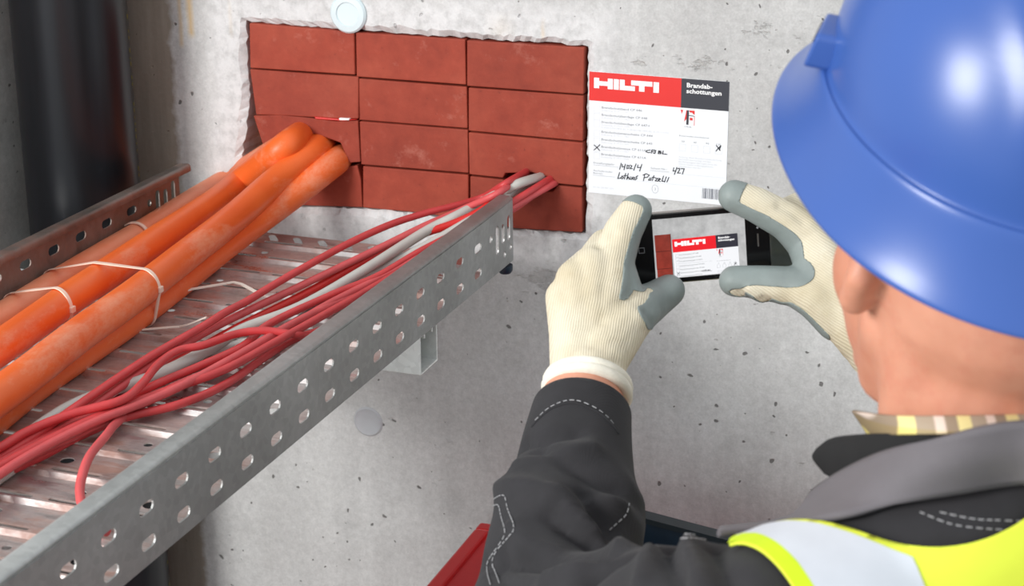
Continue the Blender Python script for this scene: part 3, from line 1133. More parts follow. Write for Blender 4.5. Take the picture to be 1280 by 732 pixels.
def fill_label(S, small=False, e=0.0):
    h1, h2 = 0.0007 + e, 0.0009 + e
    if small:
        h1, h2 = e, e + 0.00012
    us = (537 - 62) / 716.0 * LW
    hh = 0.0312
    S.rects('red_header', [(0, 0, us, hh)], 'print_red', h1)
    S.rects('dark_header', [(us, 0, LW, hh)], 'print_dark', h1)
    S.polys('logo', logo_polys(0.0053, 0.0062, 0.0713, 0.0112), 'print_white', h2)
    S.text('header_text', [('Brandab-', 0.1062, 0.0089, 0.0066, 0.026, 1.16), ('schottungen', 0.1062, 0.0151, 0.0066, 0.026, 1.16)], 'print_white', h2)
    # tick boxes
    ys = [0.0366, 0.0446, 0.0524, 0.0632, 0.0716, 0.0796, 0.0878]
    bx = []
    t = 0.00028
    fr = lambda u, v, w, hgt: [(u, v, u + w, v + t), (u, v + hgt - t, u + w, v + hgt), (u, v, u + t, v + hgt), (u + w - t, v, u + w, v + hgt)]
    for y in ys:
        bx += fr(0.0055, y, 0.0068, 0.0072)
    ux = [0.0998, 0.1130, 0.1262, 0.1388]
    for u in ux:
        bx += fr(u, 0.0703, 0.0072, 0.0078)
    S.rects('tick_boxes', bx, 'print_box' if not small else 'print_grey', h1)
    names = ['Brandschutzband CP 646', 'Brandschutzbandage CP 648', 'Brandschutzbandage CP 647-I', 'Brandschutzmanschette CP 644',
             'Brandschutzmanschette CP 643', 'Brandschutzmasse CP 611A', 'Brandschutzmasse CP 611A']
    S.text('product_lines', [(n, 0.0137, y + 0.0024, 0.0034, 0.014, 1.3) for n, y in zip(names, ys)], 'print_grey', h1)
    S.text('approval_lines', [('Zulassung, Z-19.11-%d' % (1372 + 31 * i), 0.0137, y + 0.0052, 0.0026, 0, 1.2) for i, y in enumerate(ys)]
           + [('P-3025/2394 MPA-BS, P-3810/0186 MPA-BS, Z-19.11-1372', 0.0137, ys[2] + 0.0082, 0.0026, 0, 1.2),
              ('Achtung, diese Brandschutzabschottung', 0.0995, 0.0852, 0.0024, 0, 1.2), ('darf nicht beschaedigt werden.', 0.0995, 0.0878, 0.0024, 0, 1.2),
              ('Bei Belegungsaenderungen muss die', 0.0995, 0.0904, 0.0024, 0, 1.2), ('Schott wieder ordnungsgemaess', 0.0995, 0.0930, 0.0024, 0, 1.2),
              ('verschlossen werden.', 0.0995, 0.0956, 0.0024, 0, 1.2), ('Art.-Nr. 283 580 / 2011', 0.0052, 0.1270, 0.0020, 0, 1.2)], 'print_faint', h1)
    S.text('field_names', [('Erstellungsjahr:', 0.0050, 0.1003, 0.0030, 0.004, 1.35), ('Schott Nr.:', 0.0690, 0.1005, 0.0030, 0.004, 1.35),
                           ('Ausfuehrender', 0.0050, 0.1088, 0.0028, 0.0, 1.3), ('Betrieb:', 0.0050, 0.1117, 0.0028, 0.0, 1.3),
                           ('Feuerwiderstandsdauer', 0.0995, 0.0622, 0.0023, 0.006, 1.5),
                           ('30', 0.1020, 0.0683, 0.0026, 0.006, 1.4), ('60', 0.1152, 0.0683, 0.0026, 0.006, 1.4), ('90', 0.1284, 0.0683, 0.0026, 0.006, 1.4), ('120', 0.1392, 0.0683, 0.0026, 0.006, 1.4)],
           'print_grey', h1)
    S.rects('field_rules', [(0.0050, 0.1017, 0.0335, 0.1020), (0.0690, 0.1019, 0.0895, 0.1022), (0.0050, 0.1130, 0.0300, 0.1133)], 'print_grey', h1)
    S.rects('faint_rules', [(0.030, 0.1030, 0.150, 0.1032), (0.030, 0.1150, 0.150, 0.1152)], 'print_faint', h1)
    # small red and black wall pictogram beside the (omitted) code square
    pu, pv = 0.1005, 0.0335
    S.polys('pictogram_red', [[(pu, pv), (pu + .0028, pv), (pu + .0012, pv + .0045)], [(pu + .0062, pv), (pu + .0075, pv), (pu + .0070, pv + .009), (pu + .0040, pv + .0125)],
                              [(pu + .0092, pv), (pu + .0152, pv), (pu + .0152, pv + .0046), (pu + .0120, pv + .0022), (pu + .0100, pv + .0022)],
                              [(pu + .0100, pv + .0078), (pu + .0132, pv + .0078), (pu + .0132, pv + .0106), (pu + .0100, pv + .0106)],
                              [(pu + .0147, pv + .006), (pu + .0153, pv + .006), (pu + .0153, pv + .0160), (pu + .0147, pv + .0160)]], 'print_red', h1)
    S.polys('pictogram_dark', [[(pu + .0068, pv), (pu + .0090, pv), (pu + .0088, pv + .0155), (pu + .0064, pv + .0155)],
                               [(pu + .0090, pv + .0050), (pu + .0153, pv + .0055), (pu + .0153, pv + .0062), (pu + .0090, pv + .0058)]], 'print_dark', h2)
    S.text('pictogram_caption', [('CFS-BL', pu + .0042, 0.0520, 0.0021, 0.01, 1.3)], 'print_grey', h1)
    # bar code
    rb = random.Random(9)
    u = 0.1262
    bars = []
    while u < 0.1475:
        wd = rb.choice((.00035, .00055, .0009))
        bars.append((u, 0.1162, u + wd, 0.1275))
        u += wd + rb.choice((.0003, .0004, .0008))
    S.rects('bar_code', bars, 'print_barcode', h1)
    # circled digit
    c = [(0.0745 + .0035 * math.cos(a * .2618), 0.1222 + .0045 * math.sin(a * .2618)) for a in range(25)]
    S.strokes('circled_mark', [c], 0.0003, 'print_grey', h1)
    S.text('circled_digit', [('3', 0.0735, 0.1237, 0.0042, 0, 1)], 'print_grey', h1)

    # handwriting
    def Z(*pts):
        return [sv(a, b) for a, b in pts]
    ink = [Z((90, 405), (104, 416), (119, 433)), Z((120, 404), (105, 418), (90, 430)),
           Z((722, 402), (734, 416), (742, 427)), Z((745, 403), (732, 416), (722, 430)), Z((745, 403), (738, 424)),
           # CFS BL
           Z((384, 428), (366, 431), (362, 437), (374, 441), (384, 440)), Z((390, 444), (393, 428), (408, 428)), Z((391, 436), (402, 436)),
           Z((414, 430), (408, 434), (412, 438), (408, 445), (400, 443)), Z((428, 432), (426, 446), (438, 446), (442, 441), (430, 439), (440, 434), (428, 432)),
           Z((452, 432), (448, 447), (471, 449)),
           # date
           Z((234, 497), (226, 528)), Z((240, 503), (239, 515), (252, 514)), Z((256, 502), (249, 530)), Z((266, 506), (264, 524), (274, 522), (276, 508), (268, 508)),
           Z((282, 506), (290, 510), (281, 524), (294, 524)), Z((312, 499), (300, 532)), Z((322, 505), (319, 518), (334, 517)), Z((342, 502), (331, 536)),
           # number
           Z((508, 517), (505, 533), (520, 533)), Z((524, 515), (512, 550)), Z((526, 522), (537, 519), (538, 528), (528, 543), (543, 543)), Z((545, 521), (562, 521), (553, 548)),
           # name
           Z((226, 545), (217, 575), (232, 574)), Z((240, 562), (233, 572), (240, 577), (247, 570), (241, 562)), Z((258, 549), (252, 578)), Z((248, 560), (264, 560)),
           Z((272, 549), (264, 579), (273, 567), (277, 579)), Z((284, 566), (280, 578), (290, 579), (292, 567)), Z((300, 567), (294, 576), (302, 580), (307, 570), (300, 567)), Z((322, 560), (313, 566), (318, 573), (308, 582)),
           Z((358, 552), (352, 585)), Z((349, 556), (366, 549), (382, 556), (372, 567), (358, 569)), Z((386, 570), (379, 582), (390, 582), (392, 572)), Z((406, 558), (398, 584)), Z((396, 567), (412, 568)),
           Z((414, 571), (426, 572), (413, 585), (428, 586)), Z((431, 580), (441, 576), (434, 571), (429, 582), (440, 588)), Z((456, 560), (448, 586), (460, 587)), Z((470, 564), (462, 590)), Z((484, 566), (474, 590))]
    S.strokes('handwriting', ink, 0.00095, 'pen_ink', h2)


box_obj('paper_sheet', (LO.x, -0.0006, LO.z - LH), (LO.x + LW, 0.0002, LO.z), 'label_paper', lab)
fill_label(Sheet((LO.x, 0, LO.z), (1, 0, 0), (0, 0, -1), (0, -1, 0), lab))
#@@PERSON@@
# ================================================================== RED CART AND CRATE
simple('red_paint_edge', srgb(206, 34, 36), 0.3, var=0.06, vscale=12)
cart = empty('tool_cart', (0.14, -0.33, 0), 'red painted steel cart standing behind the raised elbow', 'cart')
cx0, cx1, cy0, cy1, cz = -0.121, 0.40, -0.64, -0.025, 0.965
box_obj('cart_top', (cx0 + .004, cy0 + .004, cz - 0.012), (cx1 - .004, cy1 - .004, cz - 0.004), 'red_paint', cart)
bm = bmesh.new()
for a, b in (((cx0, cy0), (cx1, cy0 + .018)), ((cx0, cy1 - .018), (cx1, cy1)), ((cx0, cy0 + .018), (cx0 + .018, cy1 - .018)), ((cx1 - .018, cy0 + .018), (cx1, cy1 - .018))):
    box(bm, (a[0], a[1], cz - .04), (b[0], b[1], cz))
bevel(bm_obj('cart_frame', bm, 'red_paint_edge', cart), 0.003, 2)
box_obj('lower_shelf', (cx0 + .02, cy0 + .02, 0.26), (cx1 - .02, cy1 - .02, 0.285), 'red_paint', cart, 0.003)
for x in (cx0 + .02, cx1 - .02):
    for y in (cy0 + .02, cy1 - .02):
        tube('leg', [(x, y, 0.10), (x, y, cz - .035)], 0.014, 'steel_leg', cart, 14)
        lathe('castor_wheel', [(0.02, -0.012), (0.05, -0.012), (0.05, 0.012), (0.02, 0.012)], 24, 'rubber_black', cart,
              Matrix.Translation((x, y, 0.05)) @ Matrix.Rotation(math.pi / 2, 4, 'Y'))
        box_obj('castor_fork', (x - .018, y - .012, 0.05), (x + .018, y + .012, 0.105), 'steel_leg', cart, 0.003)

crate = bpy.data.objects.new('storage_crate', None)
link(crate)
tag(crate, 'dark blue plastic crate with black rim on the red cart', 'crate')
crate.location = (0.044, -0.088, cz - .004)
crate.rotation_euler = (0, 0, math.radians(-12.3))


def crate_part(name, bm, mat, smooth=None):
    bmesh.ops.recalc_face_normals(bm, faces=bm.faces)
    me = bpy.data.meshes.new(name)
    bm.to_mesh(me)
    bm.free()
    me.materials.append(MATS[mat])
    o = bpy.data.objects.new(name, me)
    COL.objects.link(o)
    o.parent = crate
    return o


def rrect(x0, x1, y0, y1, r, n=5):
    out = []
    for cx, cy, a0 in ((x1 - r, y1 - r, 0), (x0 + r, y1 - r, 90), (x0 + r, y0 + r, 180), (x1 - r, y0 + r, 270)):
        for k in range(n + 1):
            a = math.radians(a0 + 90 * k / n)
            out.append((cx + r * math.cos(a), cy + r * math.sin(a)))
    return out


def loft_loops(bm, loops, close=False):
    rows = [[bm.verts.new(p) for p in lp] for lp in loops]
    for a, b in zip(rows[:-1], rows[1:]):
        for i in range(len(a)):
            j = (i + 1) % len(a)
            bm.faces.new((a[i], a[j], b[j], b[i]))
    return rows


KW, KD, KH = 0.34, 0.24, 0.088
bm = bmesh.new()
lp = lambda o, z: [(x, y, z) for x, y in rrect(o, KW - o, -KD + o, -o, 0.03)]
rows = loft_loops(bm, [lp(.022, 0.0), lp(.010, KH - .012), lp(.008, KH - .004), lp(.014, KH - .004), lp(.016, KH - .015), lp(.027, 0.005)])
bm.faces.new(rows[0])
bm.faces.new(rows[-1])
crate_part('crate_body', bm, 'navy_plastic')
bm = bmesh.new()
loft_loops(bm, [lp(.009, KH - .022), lp(0.0, KH - .020), lp(0.0, KH), lp(.017, KH), lp(.017, KH - .006), lp(.008, KH - .008), lp(.009, KH - .022)])
crate_part('crate_rim', bm, 'crate_rim_plastic')

# ================================================================== PHONE
def emis(name, col, strength, nz=None):
    t = NT(name)
    v = t.coord()
    if nz:
        f = t.noise(v, nz, 6, 0.65)
        lo = tuple(c * 0.62 for c in col)
        c = t.ramp(f, [(0.3, lo), (0.68, col)])
        t.l(c, t.b.inputs['Emission Color'])
    else:
        t.b.inputs['Emission Color'].default_value = (*col, 1)
    t.base((0.01, 0.01, 0.01))
    t.set(Roughness=0.25, Emission_Strength=strength)


PRE = {'print_red': srgb(222, 22, 34), 'print_dark': srgb(44, 44, 54), 'print_white': srgb(250, 250, 250), 'print_grey': srgb(120, 122, 126),
       'print_faint': srgb(180, 182, 186), 'print_box': srgb(150, 150, 155), 'pen_ink': srgb(40, 40, 48), 'print_barcode': srgb(70, 70, 80)}
for k, c in PRE.items():
    emis('screen_' + k, c, 1.0)
emis('screen_label_paper', srgb(226, 227, 230), 1.0)
emis('screen_wall', srgb(186, 186, 186), 1.0, 90)
emis('screen_brick', srgb(140, 50, 38), 1.0, 120)
emis('screen_joint', srgb(60, 22, 18), 1.0)
simple('phone_glass', srgb(16, 16, 17), 0.16, var=0.1)
simple('phone_steel', srgb(150, 148, 144), 0.3, 0.9, var=0.08)
simple('phone_mark', srgb(140, 142, 146), 0.4)

PH_D = 1.557
pa = math.radians(5.0)
pt = math.radians(14.0)
ph_r = Vector(RT * math.cos(pa) + UP * math.sin(pa))
_u0 = UP * math.cos(pa) - RT * math.sin(pa)
ph_u = Vector(_u0 * math.cos(pt) - FW * math.sin(pt) * 1.0)
ph_o = ph_r.cross(ph_u).normalized()      # out of the screen, towards the viewer
PHC = PD(874, 305.5, PH_D)
phone = empty('smartphone', PHC, 'black smartphone held sideways showing the wall label on screen', 'phone')


def PH(u, v, h):
    return PHC + ph_r * u + ph_u * v + ph_o * h


def ph_loft(name, loops, mat, caps=True, smooth=40):
    bm = bmesh.new()
    rows = loft_loops(bm, [[PH(*p) for p in lp] for lp in loops])
    if caps:
        bm.faces.new(rows[0])
        bm.faces.new(rows[-1])
    return bm_obj(name, bm, mat, phone, smooth)


PL, PW, PT = 0.1152, 0.0586, 0.0093
plp = lambda o, h: [(x, y, h) for x, y in rrect(-PL / 2 + o, PL / 2 - o, -PW / 2 + o, PW / 2 - o, 0.0088 - o)]
ph_loft('phone_body', [plp(.0008, -PT / 2), plp(0.0003, -PT / 2 + .0008), plp(0.0003, PT / 2 - .0012), plp(.0009, PT / 2)], 'phone_glass')
ph_loft('steel_band', [plp(.0006, -.0030), plp(-.0003, -.0028), plp(-.0003, .0028), plp(.0006, .0030)], 'phone_steel', False)
SW, SHH = 0.0749, 0.0499
scr = Sheet(PH(-SW / 2, SHH / 2, PT / 2), ph_r, -ph_u, ph_o, phone)
scr.rects('screen', [(0, 0, SW, SHH)], 'screen_wall', 0.00015)
k = 0.1145e-3
for rc in [(0.0011, 0.0130, 0.0140, 0.0266), (0.0013, 0.0270, 0.0141, 0.0412), (0.0015, 0.0416, 0.0141, SHH)]:
    scr.rects('screen_brick', [rc], 'screen_brick', 0.0003)
scr.rects('screen_brick_joint', [(0.0140, 0.0127, 0.0144, SHH), (0.0013, 0.0266, 0.0140, 0.0270), (0.0013, 0.0412, 0.0140, 0.0416)], 'screen_joint', 0.0003)


class ScreenSheet(Sheet):
    """the label as pictured on the phone: smaller, cut off at the lower screen edge"""
    VM = 0.0915

    def polys(self, name, polys, mat, h):
        out = []
        for p in polys:
            if min(v for u, v in p) >= self.VM:
                continue
            out.append([(u, min(v, self.VM)) for u, v in p])
        if not out:
            return None
        return super().polys('screen_' + name, out, 'screen_' + mat, h)

    def text(self, name, items, mat, h):
        items = [i for i in items if i[2] < self.VM]
        if not items:
            return None
        return super().text('screen_' + name, items, 'screen_' + mat, h)


LSC = 0.351
ls = ScreenSheet(scr.at(0.0151, 0.0176, 0), (ph_r * 1.0 + ph_u * 0.012).normalized(), (-ph_u + ph_r * 0.012).normalized(), ph_o, phone, LSC)
ls.rects('label_sheet', [(0, 0, LW, 0.0915)], 'label_paper', 0.00045)
fill_label(ls, True, 0.0006)
scr.strokes('home_square', [[(-.0122, .0225), (-.0078, .0225), (-.0078, .0268), (-.0122, .0268), (-.0122, .0225)]], 0.0004, 'phone_mark', 0.0002)
scr.rects('speaker_slot', [(SW + .0093, .0190, SW + .0106, .0298)], 'phone_steel', 0.0002)
c = [(SW + .0100 + .0009 * math.cos(a * .5236), .0140 + .0009 * math.sin(a * .5236)) for a in range(12)]
scr.polys('front_camera', [c], 'phone_mark', 0.0002)
bm = bmesh.new()
prism(bm, rrect(-.0042, .0042, -.0013, .0013, .0012), lambda u, v, q: PH(0.029 + u, PW / 2 + (0.0012 if q == 0 else -.0004), v))
bm_obj('side_button', bm, 'phone_steel', phone)


# ================================================================== PERSON
def capsule(p0, r0, p1, r1, n=16, m=5):
    """tapered capsule as (verts, faces)"""
    p0, p1 = np.array(p0, float), np.array(p1, float)
    d = p1 - p0
    L = np.linalg.norm(d)
    d = d / L if L > 1e-9 else np.array([0, 0, 1.0])
    a = np.array([1.0, 0, 0]) if abs(d[0]) < 0.8 else np.array([0, 1.0, 0])
    s = np.cross(d, a)
    s /= np.linalg.norm(s)
    t = np.cross(d, s)
    rings = []
    for k in range(m + 1):
        b = -math.pi / 2 + math.pi / 2 * k / m
        rings.append((p0 + d * r0 * math.sin(b), max(r0 * math.cos(b), 1e-5)))
    for k in range(m + 1):
        b = math.pi / 2 * k / m
        rings.append((p1 + d * r1 * math.sin(b), max(r1 * math.cos(b), 1e-5)))
    V, Fc = [], []
    for c, r in rings:
        for k in range(n):
            g = 2 * math.pi * k / n
            V.append(c + r * (s * math.cos(g) + t * math.sin(g)))
    for i in range(len(rings) - 1):
        for k in range(n):
            Fc.append((i * n + k, i * n + (k + 1) % n, (i + 1) * n + (k + 1) % n, (i + 1) * n + k))
    Fc.append(tuple(range(n))[::-1])
    Fc.append(tuple((len(rings) - 1) * n + k for k in range(n)))
    return V, Fc


def ellipsoid(c, ax, n=24, m=14):
    c = np.array(c, float)
    A = [np.array(a, float) for a in ax]
    V, Fc = [], []
    for i in range(m + 1):
        b = -math.pi / 2 + math.pi * i / m
        cb = max(math.cos(b), 1e-3)
        for k in range(n):
            g = 2 * math.pi * k / n
            V.append(c + A[0] * cb * math.cos(g) + A[1] * cb * math.sin(g) + A[2] * math.sin(b))
    for i in range(m):
        for k in range(n):
            Fc.append((i * n + k, i * n + (k + 1) % n, (i + 1) * n + (k + 1) % n, (i + 1) * n + k))
    Fc.append(tuple(range(n))[::-1])
    Fc.append(tuple(m * n + k for k in range(n)))
    return V, Fc


def blob(pieces, voxel, smooth=8, fac=0.5):
    """union of closed pieces as one continuous surface: verts (N,3), tris (M,3)"""
    V, Fc = [], []
    for v, f in pieces:
        o = len(V)
        V += [tuple(x) for x in v]
        Fc += [tuple(i + o for i in q) for q in f]
    me = bpy.data.meshes.new('blob')
    me.from_pydata(V, [], Fc)
    ob = bpy.data.objects.new('blob', me)
    COL.objects.link(ob)
    bm = bmesh.new()
    bm.from_mesh(me)
    bmesh.ops.recalc_face_normals(bm, faces=bm.faces)
    bm.to_mesh(me)
    bm.free()
    m = ob.modifiers.new('r', 'REMESH')
    m.mode = 'VOXEL'
    m.voxel_size = voxel
    if smooth:
        s = ob.modifiers.new('s', 'SMOOTH')
        s.factor = fac
        s.iterations = smooth
    dg = bpy.context.evaluated_depsgraph_get()
    dg.update()
    ev = bpy.data.meshes.new_from_object(ob.evaluated_get(dg))
    ev.calc_loop_triangles()
    co = np.empty(len(ev.vertices) * 3)
    ev.vertices.foreach_get('co', co)
    tr = np.empty(len(ev.loop_triangles) * 3, dtype=np.int64)
    ev.loop_triangles.foreach_get('vertices', tr)
    bpy.data.objects.remove(ob)
    bpy.data.meshes.remove(me)
    bpy.data.meshes.remove(ev)
    return co.reshape(-1, 3), tr.reshape(-1, 3)


def vnormals(V, T):
    n = np.cross(V[T[:, 1]] - V[T[:, 0]], V[T[:, 2]] - V[T[:, 0]])
    N = np.zeros_like(V)
    for k in range(3):
        np.add.at(N, T[:, k], n)
    return N / (np.linalg.norm(N, axis=1, keepdims=True) + 1e-12)


def clip(V, T, s):
    """keep the part of the surface where s > 0, cut cleanly along s = 0"""
    keep = s > 0
    cnt = keep[T].sum(1)
    out = [tuple(t) for t in T[cnt == 3]]
    newv = []
    cache = {}

    def cut(a, b):
        key = (min(a, b), max(a, b))
        if key not in cache:
            t = s[a] / (s[a] - s[b])
            cache[key] = len(V) + len(newv)
            newv.append(V[a] + (V[b] - V[a]) * t)
        return cache[key]
    for t in T[(cnt == 1) | (cnt == 2)]:
        t = list(t)
        k = keep[t]
        if k.sum() == 1:
            while not keep[t[0]]:
                t = t[1:] + t[:1]
            out.append((t[0], cut(t[0], t[1]), cut(t[0], t[2])))
        else:
            while keep[t[2]]:
                t = t[1:] + t[:1]
            c1, c2 = cut(t[1], t[2]), cut(t[0], t[2])
            out.append((t[0], t[1], c1))
            out.append((t[0], c1, c2))
    VV = np.vstack([V, np.array(newv).reshape(-1, 3)]) if newv else V
    TT = np.array(out, dtype=np.int64)
    used = np.unique(TT)
    mp = -np.ones(len(VV), dtype=np.int64)
    mp[used] = np.arange(len(used))
    return VV[used], mp[TT]


def dist_poly(V, pts):
    """distance of every vertex to a 3D polyline"""
    d = np.full(len(V), 9.0)
    for a, b in zip(pts[:-1], pts[1:]):
        a, b = np.array(a), np.array(b)
        ab = b - a
        t = np.clip(((V - a) @ ab) / (ab @ ab + 1e-12), 0, 1)
        d = np.minimum(d, np.linalg.norm(V - (a + t[:, None] * ab), axis=1))
    return d


def tri_obj(name, V, T, mat, parent, smooth=180):
    me = bpy.data.meshes.new(name)
    me.vertices.add(len(V))
    me.vertices.foreach_set('co', np.ascontiguousarray(V, dtype=np.float32).ravel())
    me.loops.add(len(T) * 3)
    me.loops.foreach_set('vertex_index', np.ascontiguousarray(T, dtype=np.int32).ravel())
    me.polygons.add(len(T))
    me.polygons.foreach_set('loop_start', np.arange(0, len(T) * 3, 3, dtype=np.int32))
    me.polygons.foreach_set('loop_total', np.full(len(T), 3, dtype=np.int32))
    me.update(calc_edges=True)
    me.validate()
    return finish(name, me, mat, parent, smooth)


def caster(V, T):
    return BVHTree.FromPolygons([tuple(v) for v in V], [tuple(int(i) for i in t) for t in T])


def hit(bvh, px, py):
    d = Vector(ray(px, py)).normalized()
    h = bvh.ray_cast(Vector(CAM), d)
    return h[0], h[1]


def draw_on(bvh, pts, step=0.004, off=0.0006):
    """polyline of sight lines laid on a surface"""
    out = []
    P = spline([(a, b, 0) for a, b in pts], 10)
    for p in P:
        c, n = hit(bvh, p[0], p[1])
        if c is not None:
            out.append(np.array(c + n * off))
    return out


# ---- materials for the figure
def skin_mat():
    t = NT('skin')
    v = t.coord()
    col = t.ramp(t.noise(v, 14, 5), [(0.3, srgb(198, 134, 108)), (0.7, srgb(218, 156, 130))])
    col = t.mix(t.ramp(t.noise(v, 45, 5, 0.7), [(0.5, 0.0), (0.75, 0.35)]), col, srgb(190, 102, 82))
    t.base(col)
    t.set(Roughness=0.5, Subsurface_Weight=0.12, Subsurface_Scale=0.01)
    t.b.inputs['Subsurface Radius'].default_value = (1.0, 0.3, 0.15)
    t.bump(t.noise(v, 160, 4), 0.15, 0.001)


skin_mat()


def knit(name, axis):
    t = NT(name)
    tc = t.n('ShaderNodeTexCoord')
    dp = t.n('ShaderNodeVectorMath', operation='DOT_PRODUCT')
    t.l(tc.outputs['Object'], dp.inputs[0])
    dp.inputs[1].default_value = tuple(axis)
    v = t.coord()
    wob = t.math('MULTIPLY', t.noise(v, 25, 2), 0.006)
    ph = t.math('MULTIPLY', t.math('ADD', dp.outputs['Value'], wob), 2 * math.pi / 0.0019)
    s = t.math('ADD', t.math('MULTIPLY', t.math('SINE', ph), 0.5), 0.5)
    base = t.ramp(t.noise(v, 18, 5), [(0.3, srgb(206, 194, 166)), (0.55, srgb(226, 217, 194)), (0.75, srgb(234, 227, 208))])
    base = t.mix(t.ramp(t.noise(v, 30, 5, .7), [(0.56, 0), (0.74, .5)]), base, srgb(186, 170, 138))
    t.base(t.mix(t.math('MULTIPLY', t.math('SUBTRACT', 1.0, s), 0.28), base, srgb(168, 152, 118)))
    t.set(Roughness=0.9)
    t.bump(t.math('ADD', s, t.math('MULTIPLY', t.noise(v, 500, 2), 0.4)), 0.35, 0.0009)


_lh = (UP * 0.97 + RT * 0.25)
knit('knit_left', RT * 0.97 - UP * 0.2)
knit('knit_right', UP * 0.78 + RT * 0.55)
simple('knit_cuff', srgb(238, 233, 218), 0.9, var=0.08, vscale=60, bump=0.4, bscale=700)
simple('latex_grey', srgb(134, 144, 142), 0.55, var=0.14, vscale=30, bump=0.25, bscale=160)
simple('helmet_blue', srgb(55, 89, 160), 0.30, var=0.05, vscale=7, bump=0.02, bscale=60)
simple('helmet_dark', srgb(24, 34, 60), 0.5)


def twill(name, col, var=0.1):
    t = NT(name)
    v = t.coord((1, 1, 1), rot=(0.3, 0.6, 0.5))
    wv = t.n('ShaderNodeTexWave')
    wv.inputs['Scale'].default_value = 330
    wv.inputs['Distortion'].default_value = 0.6
    t.l(v, wv.inputs['Vector'])
    n = t.noise(v, 35, 5, 0.65)
    lo = tuple(c * (1 - var) for c in col)
    hi = tuple(c * (1 + var) for c in col)
    c = t.ramp(n, [(0.3, lo), (0.7, hi)])
    t.base(t.mix(0.22, c, t.ramp(wv.outputs['Fac'], [(0, (.7,) * 3), (1, (1.15,) * 3)]), 'MULTIPLY'))
    t.set(Roughness=0.9, Sheen_Weight=0.04)
    t.bump(t.math('ADD', t.math('MULTIPLY', wv.outputs['Fac'], 0.35), n), 0.25, 0.0008)


twill('jacket_cloth', srgb(40, 39, 42), 0.18)
twill('collar_cloth', srgb(106, 102, 106), 0.06)
twill('trouser_cloth', srgb(58, 58, 62), 0.1)
simple('fleece_black', srgb(26, 26, 27), 0.95, bump=0.3, bscale=500)
simple('stitch_thread', srgb(160, 160, 162), 0.8)
simple('vest_yellow', srgb(226, 238, 70), 0.75, var=0.05, vscale=20, bump=0.1, bscale=600)
simple('vest_binding', srgb(206, 232, 30), 0.7, var=0.05)
simple('vest_silver', srgb(208, 214, 222), 0.55, var=0.04, vscale=30, bump=0.1, bscale=900)
simple('boot_leather', srgb(40, 36, 32), 0.6)


def plaid():
    t = NT('plaid_cloth')
    tc = t.n('ShaderNodeTexCoord')
    col = None
    dps = []
    for ax in (RT, UP):
        dp = t.n('ShaderNodeVectorMath', operation='DOT_PRODUCT')
        t.l(tc.outputs['Object'], dp.inputs[0])
        dp.inputs[1].default_value = tuple(ax)
        dps.append(t.math('FRACT', t.math('MULTIPLY', t.math('ADD', dp.outputs['Value'], 2.0), 38.0)))
    c1 = t.ramp(dps[0], [(0.0, srgb(168, 152, 132)), (0.30, srgb(168, 152, 132)), (0.33, srgb(222, 204, 190)), (0.48, srgb(222, 204, 190)), (0.52, srgb(150, 132, 112)), (0.72, srgb(150, 132, 112)), (0.75, srgb(228, 214, 150)), (0.94, srgb(228, 214, 150))])
    c2 = t.ramp(dps[1], [(0.0, 1.0), (0.42, 1.0), (0.45, (0.52, 0.5, 0.48)), (0.52, (0.52, 0.5, 0.48)), (0.55, (1.0, 0.97, 0.72)), (1.0, (1.0, 0.97, 0.72))])
    t.base(t.mix(1.0, c1, c2, 'MULTIPLY'))
    t.set(Roughness=0.9)


plaid()

# ---- where the body stands
OH = np.array(PD(1224, 355, 1.10))                      # between the ears
BA = YAW + math.radians(25)
fB = np.array([-math.sin(BA), math.cos(BA), 0])          # body front
lB = np.array([-math.cos(BA), -math.sin(BA), 0])         # body left
HA = math.radians(38.5)
fH = np.array([-math.sin(HA), math.cos(HA), 0])
lH = np.array([-math.cos(HA), -math.sin(HA), 0])
zW = np.array([0, 0, 1.0])
NB = OH - .015 * fB - .14 * zW                          # base of the neck
SHL = np.array([0.415, -0.955, 1.394])
ELL = np.array(PD(688, 800, 1.30))
WRL = np.array(PD(731, 484, 1.49))
SHR = NB - .17 * lB - .055 * zW
ELR = np.array(PD(1330, 690, 1.40))
WRR = np.array(PD(1155, 462, 1.50))
HIP = np.array([NB[0] - .02 * fB[0], NB[1] - .02 * fB[1], 0.93])
person = empty('person', (HIP[0], HIP[1], 0), 'worker seen from behind in dark jacket, yellow vest and knit gloves, lifting a phone', 'person')

# ---- body: one continuous surface
th = math.radians(7)
fH2 = fH * math.cos(th) + zW * math.sin(th)
zH2 = zW * math.cos(th) - fH * math.sin(th)


def HP(f, l, z):
    return OH + fH2 * f + lH * l + zH2 * z


def limb(pts, n=18):
    return [capsule(a[0], a[1], b[0], b[1], n) for a, b in zip(pts[:-1], pts[1:])]


